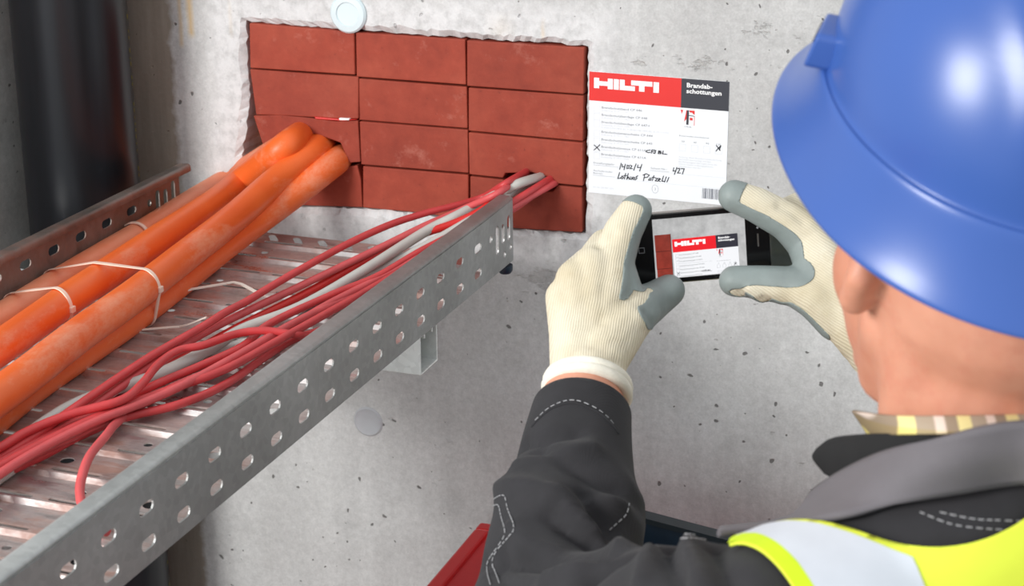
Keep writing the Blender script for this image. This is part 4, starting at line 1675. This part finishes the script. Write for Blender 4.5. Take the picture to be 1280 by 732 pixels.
def body_pieces():
    P = []
    P.append(ellipsoid(HP(-.008, 0, .035), (fH2 * .098, lH * .076, zH2 * .10)))
    P.append(ellipsoid(HP(.035, 0, -.015), (fH2 * .060, lH * .061, zH2 * .085)))
    P.append(capsule(HP(.02, .042, -.050), .016, HP(.080, .012, -.085), .016))         # jaw
    P.append(capsule(HP(.02, -.042, -.050), .016, HP(.080, -.012, -.085), .016))
    P.append(ellipsoid(HP(.088, 0, -.082), (fH2 * .018, lH * .022, zH2 * .018)))
    P.append(capsule(HP(.097, 0, .02), .008, HP(.116, 0, -.022), .011))                  # nose
    P.append(ellipsoid(HP(.100, .010, -.025), (fH2 * .011, lH * .009, zH2 * .008)))
    P.append(ellipsoid(HP(.100, -.010, -.025), (fH2 * .011, lH * .009, zH2 * .008)))
    P.append(capsule(HP(.090, .035, .022), .009, HP(.097, .008, .024), .008))            # brows
    P.append(capsule(HP(.090, -.035, .022), .009, HP(.097, -.008, .024), .008))
    P.append(ellipsoid(HP(.093, 0, -.046), (fH2 * .012, lH * .024, zH2 * .006)))         # lips
    P.append(ellipsoid(HP(.092, 0, -.056), (fH2 * .011, lH * .020, zH2 * .006)))
    for s in (1, -1):                                                                    # cheeks and ears
        P.append(ellipsoid(HP(.050, s * .038, -.012), (fH2 * .034, lH * .024, zH2 * .034)))
        e = np.array(HP(-.004, s * .078, .027))
        P.append(capsule(e + zH2 * .020 - fH2 * .006, .0095, e - zH2 * .004 - fH2 * .013 + lH * s * .010, .009))
        P.append(capsule(e + zH2 * .022 + fH2 * .008, .0075, e + zH2 * .018 - fH2 * .010 + lH * s * .010, .0085))
        P.append(capsule(e - zH2 * .004 - fH2 * .013 + lH * s * .010, .009, e - zH2 * .026 + fH2 * .002 + lH * s * .003, .0095))
        P.append(ellipsoid(e, (fH2 * .014, lH * .006, zH2 * .024)))
    P += limb([(OH - fB * .022 - zW * .01, .056), (NB - fB * .006 + zW * .01, .058), (NB - zW * .05, .064)])
    for s in (1, -1):
        P.append(capsule(HP(-.016, s * .042, -.012), .026, NB + lB * s * .008 + fB * .018 + zW * .01, .044))
        P.append(capsule(HP(.004, s * .046, -.020), .024, HP(.030, s * .030, -.068), .022))
    P += limb([(NB + zW * .015 - fB * .005, .050), ((NB + SHL) / 2 - zW * .004, .048), (SHL, .055)])
    P += limb([(NB + zW * .015 - fB * .005, .050), ((NB + SHR) / 2 - zW * .004, .048), (SHR, .055)])
    P.append(ellipsoid(NB - zW * .2 + fB * .02, (lB * .155, fB * .10, zW * .2)))
    P.append(ellipsoid(HIP + zW * .08, (lB * .145, fB * .095, zW * .2)))
    P += limb([(SHL, .052), ((SHL * .5 + ELL * .5), .046), (ELL, .040), (ELL * .65 + WRL * .35, .040), (WRL, .0315), (WRL + (WRL - ELL) * .08, .0275)])
    P += limb([(SHR, .052), ((SHR * .5 + ELR * .5), .046), (ELR, .040), (ELR * .65 + WRR * .35, .040), (WRR, .027), (WRR + (WRR - ELR) * .1, .026)])
    for s in (1, -1):
        h = HIP + lB * s * .085
        k = np.array([h[0], h[1], 0.50]) + fB * .015 + lB * s * .02
        a = np.array([h[0], h[1], 0.10]) + lB * s * .035 - fB * .01
        P += limb([(h, .088), ((h + k) / 2, .075), (k, .055), (k * .6 + a * .4, .056), (a, .038)])
        P += limb([(a - zW * .05 - fB * .03, .035), (a - zW * .06 + fB * .12, .028)])
    return P


bV, bT = blob(body_pieces(), 0.0040, 4)
tri_obj('body', bV, bT, 'skin', person)
# eyes
for s in (1, -1):
    e = ellipsoid(HP(.079, s * .029, .004), (fH2 * .012, lH * .012, zH2 * .008), 16, 10)
    o = mesh_obj('eye', e[0], e[1], 'print_white', person, 60)
    e = ellipsoid(HP(.0905, s * .029, .004), (fH2 * .002, lH * .005, zH2 * .005), 12, 8)
    mesh_obj('iris', e[0], e[1], 'pen_ink', o, 60)
# cropped hair at the nape and temples under the helmet
simple('hair_short', srgb(120, 92, 72), 0.8, var=0.2, vscale=200, bump=0.4, bscale=600)
nV = vnormals(bV, bT)
rel = bV - OH
zz_, ff_, ll_ = rel @ zH2, rel @ fH2, rel @ lH
s = np.minimum(zz_ - (0.035 + 0.25 * np.maximum(ff_, 0) - .18 * np.minimum(ff_, 0) * 0), 0.075 - ff_)
hV, hT = clip(bV + nV * .0012, bT, s)
tri_obj('hair', hV, hT, 'hair_short', person)

# ---- trousers and boots
def leg_pieces():
    P = [ellipsoid(HIP + zW * .06, (lB * .168, fB * .118, zW * .17))]
    for s in (1, -1):
        h = HIP + lB * s * .085
        k = np.array([h[0], h[1], 0.50]) + fB * .015 + lB * s * .02
        a = np.array([h[0], h[1], 0.10]) + lB * s * .035 - fB * .01
        P += limb([(h - zW * .02, .105), ((h + k) / 2, .09), (k, .074), (k * .5 + a * .5, .07), (a, .066)])
    return P


tV, tT = blob(leg_pieces(), 0.008, 4)
tV, tT = clip(tV, tT, tV[:, 2] - 0.07)
tri_obj('trousers', tV, tT, 'trouser_cloth', person)
for s in (1, -1):
    h = HIP + lB * s * .085
    a = np.array([h[0], h[1], 0.10]) + lB * s * .035 - fB * .01
    v, t = blob(limb([(a + zW * .05, .052), (a - zW * .045 - fB * .02, .052), (a - zW * .05 + fB * .06, .048), (a - zW * .056 + fB * .13, .042)]), 0.006, 4)
    v[:, 2] = np.maximum(v[:, 2], 0.0)
    tri_obj('boot', v, t, 'boot_leather', person)

# ---- jacket
fa = (WRL - ELL) / np.linalg.norm(WRL - ELL)
fr = (WRR - ELR) / np.linalg.norm(WRR - ELR)


def jacket_pieces():
    P = []
    P += limb([(NB - fB * .012 + zW * .004, .073), ((NB + SHL) / 2 - zW * .004 - fB * .005, .062), (SHL, .070)], 24)
    P += limb([(NB - fB * .012 + zW * .004, .073), ((NB + SHR) / 2 - zW * .004 - fB * .005, .062), (SHR, .070)], 24)
    P.append(ellipsoid(NB - zW * .20 + fB * .012, (lB * .185, fB * .128, zW * .225), 32, 20))
    P.append(ellipsoid(NB - zW * .34 + fB * .015, (lB * .172, fB * .125, zW * .24), 32, 20))
    P.append(ellipsoid(HIP + zW * .09, (lB * .178, fB * .128, zW * .17), 32, 20))
    m = lambda a, b, t: a * (1 - t) + b * t
    P += limb([(SHL, .070), (m(SHL, ELL, .35) + zW * .004, .064), (m(SHL, ELL, .7), .060), (ELL, .060), (m(ELL, WRL, .3), .055), (m(ELL, WRL, .62), .0455), (m(ELL, WRL, .9), .0385), (WRL + fa * .03, .0365)], 24)
    P += limb([(SHR, .070), (m(SHR, ELR, .5), .062), (ELR, .058), (m(ELR, WRR, .4), .05), (m(ELR, WRR, .8), .040), (WRR + fr * .0, .037)], 20)
    return P


jV, jT = blob(jacket_pieces(), 0.0045, 10)
# open, cleanly cut cuffs, hem and neck
dl = (jV - WRL) @ fa
dr = (jV - WRR) @ fr
nearL = np.linalg.norm(jV - WRL, axis=1) < 0.12
nearR = np.linalg.norm(jV - WRR, axis=1) < 0.12
s = np.full(len(jV), 1.0)
s = np.where(nearL, np.minimum(s, -0.030 - dl), s)
s = np.where(nearR, np.minimum(s, -0.035 - dr), s)
jV, jT = clip(jV, jT, s)
# folds: ridges (+) and valleys (-) laid over the sleeve
b0 = caster(jV, jT)
N = vnormals(jV, jT)
folds = [(-.006, .012, [(672, 560), (700, 573), (740, 598), (766, 615)]), (-.010, .012, [(728, 620), (750, 650), (766, 681)]), (-.009, .011, [(690, 642), (712, 660), (738, 678)]),
         (.007, .013, [(625, 612), (660, 612), (700, 622), (770, 632)]), (.008, .012, [(693, 632), (730, 655), (775, 690)]), (-.009, .012, [(620, 695), (690, 702), (760, 696)]),
         (.008, .014, [(690, 728), (740, 708), (800, 690)]), (-.008, .009, [(832, 672), (838, 700), (850, 732)]), (.006, .010, [(818, 680), (812, 700), (804, 732)]),
         (.006, .010, [(856, 672), (866, 700), (880, 740)]), (-.006, .010, [(884, 668), (900, 700), (918, 740)]), (.006, .022, [(782, 612), (796, 640), (792, 662)]),
         (-.016, .014, [(800, 690), (770, 700), (740, 716)]), (-.005, .009, [(640, 560), (680, 545), (720, 540)]), (.004, .010, [(650, 580), (690, 568), (740, 560)]),
         (.005, .010, [(640, 660), (660, 680), (690, 690)]), (-.005, .010, [(600, 700), (620, 720), (650, 745)])]
disp = np.zeros(len(jV))
for amp, wd, pts in folds:
    L = draw_on(b0, pts, off=0.0)
    if len(L) > 1:
        disp += 1.3 * amp * np.exp(-np.abs(dist_poly(jV, L) / (wd * (.72 if amp < 0 else .85))) ** 1.6)
# fine irregular creasing everywhere
q = jV * 26.0
disp += 0.0013 * np.sin(q[:, 0] * 1.3 + 2.1 * np.sin(q[:, 2])) * np.sin(q[:, 1] * 1.7 + 1.3 * np.sin(q[:, 0] * .8))
jV = jV + N * disp[:, None]
# hem band round the left cuff stands a little proud
jb = caster(jV, jT)
jacket = tri_obj('jacket', jV, jT, 'jacket_cloth', person)
solidify(jacket, 0.0016, -1)


def stitches(bvh, pts, name='stitching', dash=0.0028, gap=0.0014, r=0.00042):
    L = draw_on(bvh, pts)
    if len(L) < 2:
        return
    V, Fc = [], []
    acc = 0.0
    on = True
    cur = [L[0]]
    segs = []
    for a, b in zip(L[:-1], L[1:]):
        d = np.linalg.norm(b - a)
        k = max(1, int(d / 0.0008))
        for i in range(1, k + 1):
            p = a + (b - a) * i / k
            acc += d / k
            if on:
                cur.append(p)
            if acc > (dash if on else gap):
                if on and len(cur) > 1:
                    segs.append(cur)
                on = not on
                acc = 0.0
                cur = [p]
    for sg in segs:
        v, f = tube_geo([sg[0], sg[len(sg) // 2], sg[-1]] if len(sg) > 2 else sg, r, 5)
        o = len(V)
        V += v
        Fc += [tuple(i + o for i in q) for q in f]
    o = mesh_obj(name, V, Fc, 'stitch_thread', jacket)
    o['kind'] = 'stuff'


def cx(a, b):
    return (520 + a / 2.595, 450 + b / 2.595)


stitches(jb, [cx(*p) for p in ((225, 510), (235, 470), (262, 445), (288, 440), (298, 480), (318, 545), (300, 575), (262, 620), (250, 660), (272, 728))])
stitches(jb, [cx(*p) for p in ((224, 500), (245, 478), (268, 470), (278, 510), (290, 560), (270, 600), (236, 650), (232, 690), (242, 730))])
stitches(jb, [cx(*p) for p in ((388, 196), (420, 165), (450, 146), (490, 132), (530, 134), (580, 155), (620, 185), (650, 222))])
stitches(jb, [cx(*p) for p in ((690, 465), (680, 500), (650, 530), (628, 552))])
stitches(jb, [(836, 671), (850, 668), (870, 669), (892, 672)])
stitches(jb, [(842, 675), (856, 673), (874, 674), (896, 678)])
stitches(jb, [(1175, 640), (1215, 648), (1250, 650), (1279, 651)])
stitches(jb, [(1150, 640), (1190, 655), (1240, 661), (1279, 662)])
# cuff hem welt just below the seam
L = draw_on(jb, [cx(*p) for p in ((376, 216), (400, 190), (440, 158), (490, 141), (530, 143), (585, 166), (628, 199), (658, 240))], off=0.0)
if len(L) > 3:
    tube('cuff_seam', L, 0.0011, 'jacket_cloth', jacket, 6)
#@@VEST@@
# ---- high-visibility vest over the jacket's shoulders and torso
sl = (jV - NB) @ lB
sf = (jV - NB) @ fB
NJ = vnormals(jV, jT)
rad = np.linalg.norm((jV - NB) - np.outer((jV - NB) @ zW, zW), axis=1)
if 0:
    for q in ((925, 669), (1000, 732), (935, 670), (1015, 732), (1090, 645), (1172, 732), (1130, 640), (1200, 655), (1280, 660), (1280, 732), (895, 664), (1100, 632), (1280, 605)):
        c, n_ = hit(jb, *q)
        if c is not None:
            r_ = np.array(c) - NB
            print('HIT', q, 'l %.3f f %.3f z %.3f' % (r_ @ lB, r_ @ fB, r_ @ zW), 'depth %.3f' % ((np.array(c) - CAM) @ FW))
VEST_L = 0.160
neckhole = np.sqrt((np.abs(sl) - .0166) ** 2 + (sf - .047) ** 2) - 0.1186
front_gap = np.where(sf > 0.05, np.abs(sl) - 0.02, 1.0)
s = np.minimum(np.minimum(VEST_L - np.abs(sl), np.maximum(neckhole, (-.12 - (jV - NB) @ zW))), front_gap)
s = np.minimum(s, VEST_L - .016 * np.clip((-.06 - (jV - NB) @ zW) / .08, 0, 1) - np.abs(sl))
s = np.minimum(s, 0.165 - sf)
s = np.minimum(s, np.where((jV - NB) @ zW > -.14, 0.012 + np.maximum(0.160 - np.abs(sl), 0) * 1.6 - sf, 1.0))
s = np.minimum(s, jV[:, 2] - 0.80)
v1, t1 = clip(jV + NJ * .0035, jT, s)
vest = tri_obj('safety_vest', v1, t1, 'vest_yellow', person)
solidify(vest, 0.0018, 1)
# silver reflective band over the left shoulder, and its twin on the right
for sg in (1, -1):
    s2 = np.minimum(s - 0.004, np.minimum(sg * sl - 0.088, 0.150 - sg * sl))
    v2, t2 = clip(jV + NJ * .0062, jT, s2)
    o = tri_obj('reflective_band', v2, t2, 'vest_silver', person)
    o.parent = vest
    o.matrix_parent_inverse = Matrix.Translation(-Vector(person.location))
    o.matrix_parent_inverse = Matrix.Identity(4)
for sg in (1, -1):
    s3 = np.minimum(np.minimum(s, 0.010 - (VEST_L - sg * sl)), (jV - NB) @ zW + .14)
    v3, t3 = clip(jV + NJ * .0064, jT, s3)
    o = tri_obj('edge_binding', v3, t3, 'vest_binding', None)
    o.parent = vest

# ---- collars
def sheet(name, rows, mat, parent, th=0.003, sub=10, off=1):
    """rows of 3D control points lofted into a smooth cloth sheet"""
    R_ = [spline(r, sub) for r in rows]
    m = len(R_[0])
    cols = [spline([r[i] for r in R_], 5) for i in range(m)]
    k = len(cols[0])
    V = [p for c in cols for p in c]
    Fc = [(i * k + j, (i + 1) * k + j, (i + 1) * k + j + 1, i * k + j + 1) for i in range(m - 1) for j in range(k - 1)]
    o = mesh_obj(name, V, Fc, mat, None, 180)
    child(o, parent) if parent.type == 'EMPTY' else setattr(o, 'parent', parent)
    solidify(o, th, off)
    return o


D_ = lambda *a: [np.array(PD(*p)) for p in a]
sheet('shirt_collar', [D_((1064, 514, 1.190), (1084, 517, 1.125), (1120, 519, 1.075), (1190, 519, 1.045), (1280, 517, 1.045), (1380, 512, 1.06), (1450, 505, 1.11)),
                       D_((1074, 528, 1.188), (1090, 530, 1.123), (1122, 530, 1.071), (1190, 528, 1.041), (1280, 522, 1.041), (1380, 522, 1.056), (1450, 518, 1.11)),
                       D_((1084, 544, 1.186), (1096, 543, 1.121), (1126, 543, 1.069), (1190, 540, 1.037), (1280, 530, 1.037), (1380, 534, 1.052), (1450, 530, 1.11))], 'plaid_cloth', person, 0.002)
sheet('fleece_collar', [D_((1020, 560, 1.215), (1040, 547, 1.190), (1080, 542, 1.125), (1140, 541, 1.060), (1210, 538, 1.038), (1300, 530, 1.030), (1400, 530, 1.05)),
                        D_((1015, 572, 1.215), (1036, 570, 1.188), (1080, 566, 1.123), (1140, 558, 1.058), (1210, 548, 1.034), (1300, 540, 1.026), (1400, 542, 1.05)),
                        D_((1030, 592, 1.205), (1046, 598, 1.180), (1084, 596, 1.120), (1140, 584, 1.056), (1210, 570, 1.032), (1300, 562, 1.026), (1400, 570, 1.05))], 'fleece_black', jacket, 0.006)


def on_j(px, py, off):
    c, n_ = hit(jb, px, py)
    if c is None:
        c, n_, _, _ = jb.find_nearest(PD(px, py, 1.12))
    return np.array(c + n_ * off)


low = [on_j(900, 672, .010), on_j(960, 664, .014), on_j(1030, 652, .014), on_j(1100, 640, .012), on_j(1190, 626, .012), on_j(1275, 612, .012)]
low += [np.array(PD(1380, 602, .985)), np.array(PD(1480, 590, 1.05))]
low[0] = np.array(PD(896, 664, float((low[0] - CAM) @ FW)))
low[1] = np.array(PD(960, 657, float((low[1] - CAM) @ FW)))
low[2] = np.array(PD(1030, 645, float((low[2] - CAM) @ FW)))
low[3] = np.array(PD(1100, 633, float((low[3] - CAM) @ FW)))
low[4] = np.array(PD(1190, 619, float((low[4] - CAM) @ FW)))
low[5] = np.array(PD(1275, 606, float((low[5] - CAM) @ FW)))
top = D_((900, 657, 1.150), (985, 643, 1.165), (1022, 605, 1.160), (1095, 566, 1.085), (1180, 546, 1.025), (1275, 529, 1.010), (1380, 524, 1.020), (1480, 524, 1.09))
mid = [(a * .5 + b * .5) + (np.array(CAM) - a) / np.linalg.norm(np.array(CAM) - a) * .006 for a, b in zip(top, low)]
sheet('jacket_collar', [top, mid, low], 'collar_cloth', jacket, 0.0035)

# ================================================================== GLOVES
def finger(pts):
    return limb([(np.array(PD(a, b, d)), r) for a, b, d, r in pts], 16)


def glove(name, pieces, voxel, knitm, coat_fn, cuff, folds=()):
    V, T = blob(pieces, voxel, 5)
    N = vnormals(V, T)
    bv = caster(V, T)
    dp = np.zeros(len(V))
    for amp, wd, pts in folds:
        L = draw_on(bv, pts, off=0.0)
        if len(L) > 1:
            dp += amp * np.exp(-(dist_poly(V, L) / wd) ** 2)
    V = V + N * dp[:, None]
    N = vnormals(V, T)
    # open wrist
    c0, ax = cuff
    sc = np.where(np.linalg.norm(V - c0, axis=1) < 0.09, (V - c0) @ ax, 1.0)
    V2, T2 = clip(V, T, sc)
    g = tri_obj(name, V2, T2, knitm, person)
    # latex coating as its own skin
    N2 = vnormals(V2, T2)
    for _ in range(3):
        pass
    s = coat_fn(V2, N2)
    # smooth the mask a little over the surface
    for _ in range(4):
        acc = np.zeros(len(V2))
        cn = np.zeros(len(V2))
        for a, b in ((0, 1), (1, 2), (2, 0)):
            np.add.at(acc, T2[:, a], s[T2[:, b]])
            np.add.at(cn, T2[:, a], 1)
        s = 0.5 * s + 0.5 * acc / np.maximum(cn, 1)
    V3, T3 = clip(V2 + N2 * .0007, T2, s)
    o = tri_obj('palm_coating', V3, T3, 'latex_grey', None)
    o.parent = g
    solidify(o, 0.0008, -1)
    return g, V2, T2


# left hand: back of the hand towards the viewer
WL2 = np.array(PD(735, 470, 1.492))
LFT = []
LFT += finger([(764, 330, 1.528, .0175), (778, 290, 1.540, .0155), (791, 268, 1.546, .0135)])              # index
LFT += finger([(791, 268, 1.546, .0135), (795, 263, 1.548, .0128)])
LFT += finger([(742, 335, 1.524, .0175), (757, 308, 1.560, .0150), (800, 303, 1.588, .0130), (836, 302, 1.578, .0115)])
LFT += finger([(720, 350, 1.522, .0170), (738, 330, 1.566, .0150), (795, 322, 1.592, .0125), (832, 322, 1.580, .0110)])
LFT += finger([(706, 372, 1.520, .0155), (722, 352, 1.562, .0140), (780, 340, 1.590, .0115), (812, 338, 1.580, .0105)])
for a in ((764, 330, 1.528, .0175), (742, 335, 1.524, .0175), (720, 350, 1.522, .0170), (706, 372, 1.520, .0160)):
    LFT += finger([a, (736 + (a[0] - 736) * .55, 420, 1.508, .0215), (735 + (a[0] - 736) * .25, 472, 1.490, .0255)])
LFT += finger([(735, 472, 1.490, .0295), (731, 525, 1.472, .0315)])
LFT += finger([(750, 445, 1.496, .0235), (778, 405, 1.515, .0215), (796, 388, 1.530, .0185), (818, 375, 1.548, .0150), (836, 363, 1.556, .0130)])
LFT += finger([(782, 372, 1.528, .0150), (770, 340, 1.530, .0160)])
palmL = RT * 0.92 + FW * 0.38


def coatL(V, N):
    s = N @ palmL - 0.22
    # finger tips and the thumb are dipped all round
    tip = np.array(PD(796, 258, 1.548))
    s = np.maximum(s, (0.012 - np.linalg.norm(V - tip, axis=1)) * 40)
    tb = dist_poly(V, [np.array(PD(812, 378, 1.545)), np.array(PD(842, 358, 1.56))])
    s = np.maximum(s, (0.0185 - tb) * 60)
    back = (V - np.array(PD(735, 440, 1.50))) @ UP
    low_ = (V - np.array(PD(800, 392, 1.53))) @ UP
    s = np.where(low_ < 0, np.minimum(s, N @ palmL - 0.22 - np.clip(-low_ * 40, 0, .62)), s)
    s = np.where(back < -0.012, -0.5 + 0 * s, s)
    s = np.where(((V - CAM) @ FW > 1.566) & ((V - CAM) @ RT > (756 - 640) / FPX * 1.56), 0.5, s)
    return s


knuck = [(.0012, .006, [(700, 392), (720, 372), (742, 360)]), (-.0012, .005, [(752, 400), (768, 380), (786, 372)]), (-.0025, .005, [(752, 306), (760, 300), (766, 292)]),
         (.0015, .006, [(800, 396), (810, 400), (820, 392)]), (-.002, .004, [(806, 392), (812, 402)]), (-.001, .006, [(700, 430), (740, 424), (785, 428)])]
axL = np.array(WL2 - np.array(PD(731, 500, 1.478)))
axL /= np.linalg.norm(axL)
c0L = np.array(PD(733, 491, 1.482))
gl, glV, glT = glove('glove', LFT, 0.0021, 'knit_left', coatL, (c0L, axL), knuck)


def cuff_roll(V, T, c0, ax, parent, r=0.0054, n=48, drop=0.002):
    """rolled rib hem following the open wrist edge"""
    e1 = np.cross(ax, RT)
    e1 /= np.linalg.norm(e1)
    e2 = np.cross(ax, e1)
    bvh = caster(V, T)
    path = []
    for k in range(n + 1):
        a = 2 * math.pi * k / n
        d = e1 * math.cos(a) + e2 * math.sin(a)
        o = c0 + ax * 0.004
        h = bvh.ray_cast(Vector(o + d * 0.12), Vector(-d))
        p = np.array(h[0]) if h[0] is not None else o + d * .03
        path.append(p - ax * drop + d * 0.001)
    path[-1] = path[0]
    for ex, rr in ((0.0, r), (0.0062, r * .92)):
        v, f = tube_geo([p + ax * ex for p in path], rr, 10, cap=False)
        o = mesh_obj('cuff_roll', v, f, 'knit_cuff', None, 180)
        o.parent = parent


cuff_roll(glV, glT, c0L, axL, gl)

# right hand: thumb side towards the viewer, index along the top edge of the phone
RGT = []
RGT += finger([(1012, 300, 1.545, .0190), (985, 277, 1.543, .0155), (945, 255, 1.543, .0142), (918, 245, 1.545, .0128)])     # index
RGT += finger([(1040, 300, 1.572, .0180), (1000, 262, 1.580, .0150), (970, 272, 1.602, .0130), (935, 290, 1.606, .0115), (915, 300, 1.596, .0105)])
RGT += finger([(1046, 330, 1.590, .0170), (1010, 300, 1.615, .0140), (970, 305, 1.618, .0125), (930, 312, 1.604, .0105)])
RGT += finger([(1050, 360, 1.590, .0160), (1015, 335, 1.618, .0125), (975, 330, 1.618, .0110), (940, 332, 1.604, .0100)])
RGT += finger([(1012, 300, 1.545, .0190), (1040, 350, 1.535, .0260), (1078, 405, 1.522, .0280), (1125, 448, 1.508, .0280)])
RGT += finger([(1040, 300, 1.572, .0180), (1055, 355, 1.555, .0260), (1085, 415, 1.530, .0280)])
RGT += finger([(1050, 345, 1.585, .0190), (1064, 385, 1.555, .0240), (1100, 435, 1.520, .0270)])
RGT += finger([(1050, 395, 1.525, .0210), (1022, 372, 1.525, .0180), (995, 358, 1.532, .0158), (955, 354, 1.538, .0140), (918, 351, 1.541, .0122)])   # thumb
RGT += finger([(1016, 372, 1.525, .0150), (1018, 340, 1.532, .0150), (1014, 310, 1.54, .0160)])
RGT += finger([(1125, 448, 1.508, .0280), (1190, 480, 1.498, .0290)])


def coatR(V, N):
    d = -RT * 0.62 - UP * 0.55 + FW * 0.45
    s = N @ d - 0.50
    ln = dist_poly(V, [np.array(PD(990, 312, 1.545)), np.array(PD(1000, 340, 1.54))])
    s = np.maximum(s, (0.019 - ln) * 50)
    th_ = dist_poly(V, [np.array(PD(905, 345, 1.540)), np.array(PD(955, 343, 1.533)), np.array(PD(1000, 343, 1.522))])
    s = np.maximum(s, (0.0125 - th_) * 60)
    tip = np.array(PD(912, 242, 1.546))
    s = np.maximum(s, (0.0165 - np.linalg.norm(V - tip, axis=1)) * 50)
    ix = dist_poly(V, [np.array(PD(918, 258, 1.540)), np.array(PD(950, 276, 1.536)), np.array(PD(985, 302, 1.53))])
    s = np.maximum(s, (0.0085 - ix) * 60)
    up = (V - np.array(PD(1040, 330, 1.54))) @ RT
    s = np.where(up > -0.004, -0.5, s)
    s = np.where(((V - CAM) @ FW > 1.578) & (N @ FW < 0.35) & ((V - CAM) @ RT < (1012 - 640) / FPX * 1.6) & (N @ UP < 0.45), 0.5, s)
    return s


foldR = [(-.0020, .004, [(926, 366), (934, 372), (940, 380)]), (.0018, .005, [(940, 362), (950, 372), (958, 380)]), (-.002, .004, [(955, 372), (965, 378), (972, 388)]),
         (-.0015, .005, [(978, 380), (992, 386), (1004, 396)]), (-.0025, .005, [(976, 258), (990, 264), (1004, 276)]), (.001, .006, [(1010, 280), (1030, 300), (1046, 330)])]
axR = np.array(PD(1078, 412, 1.52)) - np.array(PD(1190, 480, 1.498))
axR /= np.linalg.norm(axR)
c0R = np.array(PD(1170, 470, 1.501))
gr_, grV, grT = glove('glove', RGT, 0.0021, 'knit_right', coatR, (c0R, axR), foldR)
cuff_roll(grV, grT, c0R, axR, gr_)

# ================================================================== SAFETY HELMET
tau, rl = 0.2751, -0.0381
fK = fH * math.cos(tau) + zW * math.sin(tau)
zK0 = zW * math.cos(tau) - fH * math.sin(tau)
lK = lH * math.cos(rl) + zK0 * math.sin(rl)
zK = zK0 * math.cos(rl) - lH * math.sin(rl)
HC = OH - fH * .0032 - lH * .0137 + zW * .0692
helmet = empty('safety_helmet', HC, 'glossy blue safety helmet worn by the worker', 'helmet')
A_F, A_B, B_S, DIP = 0.1754, 0.142, 0.1252, 0.0221


def helm_pt(ph, sc, h, up=0.0):
    c, s_ = math.cos(ph), math.sin(ph)
    a = A_F if c > 0 else A_B
    if c > 0:
        # peak keeps its length only at the brim; the dome is rounder
        a = A_B + (A_F - A_B) * max(0.0, (sc - 0.80) / 0.20) if sc > 0.80 else A_B
    z = h - DIP * (1 - c) / 2 * min(1.0, max(0.0, (sc - 0.3) / 0.5))
    return HC + fK * a * sc * c + lK * B_S * sc * s_ + zK * z


prof = [(1.0, 0.000), (1.004, 0.0015), (1.002, 0.0035), (0.975, 0.009), (0.945, 0.018), (0.915, 0.029), (0.893, 0.040), (0.880, 0.0475), (0.872, 0.0505), (0.862, 0.0515), (0.852, 0.0505),
        (0.846, 0.0515), (0.842, 0.056)]
for k in range(1, 17):
    b = math.pi / 2 * k / 17
    prof.append((0.842 * math.cos(b) ** 0.82, 0.056 + 0.106 * math.sin(b) ** 0.95))
NPH = 128
V, Fc = [], []
for sc, h in prof:
    for k in range(NPH):
        ph = 2 * math.pi * k / NPH
        V.append(helm_pt(ph, sc, h))
V = np.array(V)
# raised crown panel with soft shoulders and a central rib
Lc = (V - HC) @ lK
Fc_ = (V - HC) @ fK
Zc = (V - HC) @ zK
m1 = 1 / (1 + np.exp((np.abs(Lc) - 0.060 - 0.10 * np.clip(0.10 - Zc, 0, .1)) / 0.0022))
msk = 1 / (1 + np.exp(-(Zc - 0.072) / 0.004))
msk *= 1 / (1 + np.exp((Fc_ - 0.098) / 0.003))
cen = HC + zK * 0.05
nd = V - cen
nd /= np.linalg.norm(nd, axis=1, keepdims=True)
V = V + nd * (0.0042 * m1 * msk)[:, None]
rib = np.exp(-((np.abs(Lc) - 0.020) / 0.0035) ** 2) * 1 / (1 + np.exp(-(Zc - 0.12) / 0.004))
V = V + nd * (0.0006 * rib)[:, None]
for i in range(len(prof) - 1):
    for k in range(NPH):
        Fc.append((i * NPH + k, i * NPH + (k + 1) % NPH, (i + 1) * NPH + (k + 1) % NPH, (i + 1) * NPH + k))
Fc.append(tuple((len(prof) - 1) * NPH + k for k in range(NPH)))
o = mesh_obj('helmet_shell', V, Fc, 'helmet_blue', helmet, 180)
solidify(o, 0.0025, -1)
ss = o.modifiers.new('sub', 'SUBSURF')
ss.levels = ss.render_levels = 1
# accessory sockets above the brim on both sides, adjuster band inside
for sg in (1, -1):
    ph = math.radians(58) * sg
    p = helm_pt(ph, 0.862, 0.060)
    d = p - HC
    d = d - zK * (d @ zK)
    d /= np.linalg.norm(d)
    t = np.cross(zK, d)
    bm = bmesh.new()
    prism(bm, rrect(-.016, .016, -.011, .011, .004), lambda u, v, q: Vector(p + t * u + zK * v * 1.0 + d * ((0.006 - .25 * v) if q == 0 else -0.012)))
    so = bm_obj('accessory_socket', bm, 'helmet_blue', helmet, 40)
    bevel(so, 0.0015, 2)
    bm = bmesh.new()
    prism(bm, rrect(-.011, .011, .003, .007, .0015), lambda u, v, q: Vector(p + t * u + zK * v + d * ((0.0068 - .25 * v) if q == 0 else -0.004)))
    o2 = bm_obj('socket_slot', bm, 'helmet_dark', None)
    o2.parent = so
band = [helm_pt(2 * math.pi * k / 64, 0.80, 0.026) for k in range(65)]
v, f = tube_geo(band, 1, 6, (0.0015, 0.012), cap=False)
mesh_obj('head_band', v, f, 'helmet_dark', helmet, 60)
for k_ in range(6):
    a = math.radians(30 + 60 * k_)
    pth = [helm_pt(a, .80, .03), helm_pt(a, .70, .075), helm_pt(a, .45, .115), helm_pt(a, .03, .130)]
    tube('cradle_strap', spline(pth, 5), 1, 'helmet_dark', helmet, 6, (0.008, 0.001))
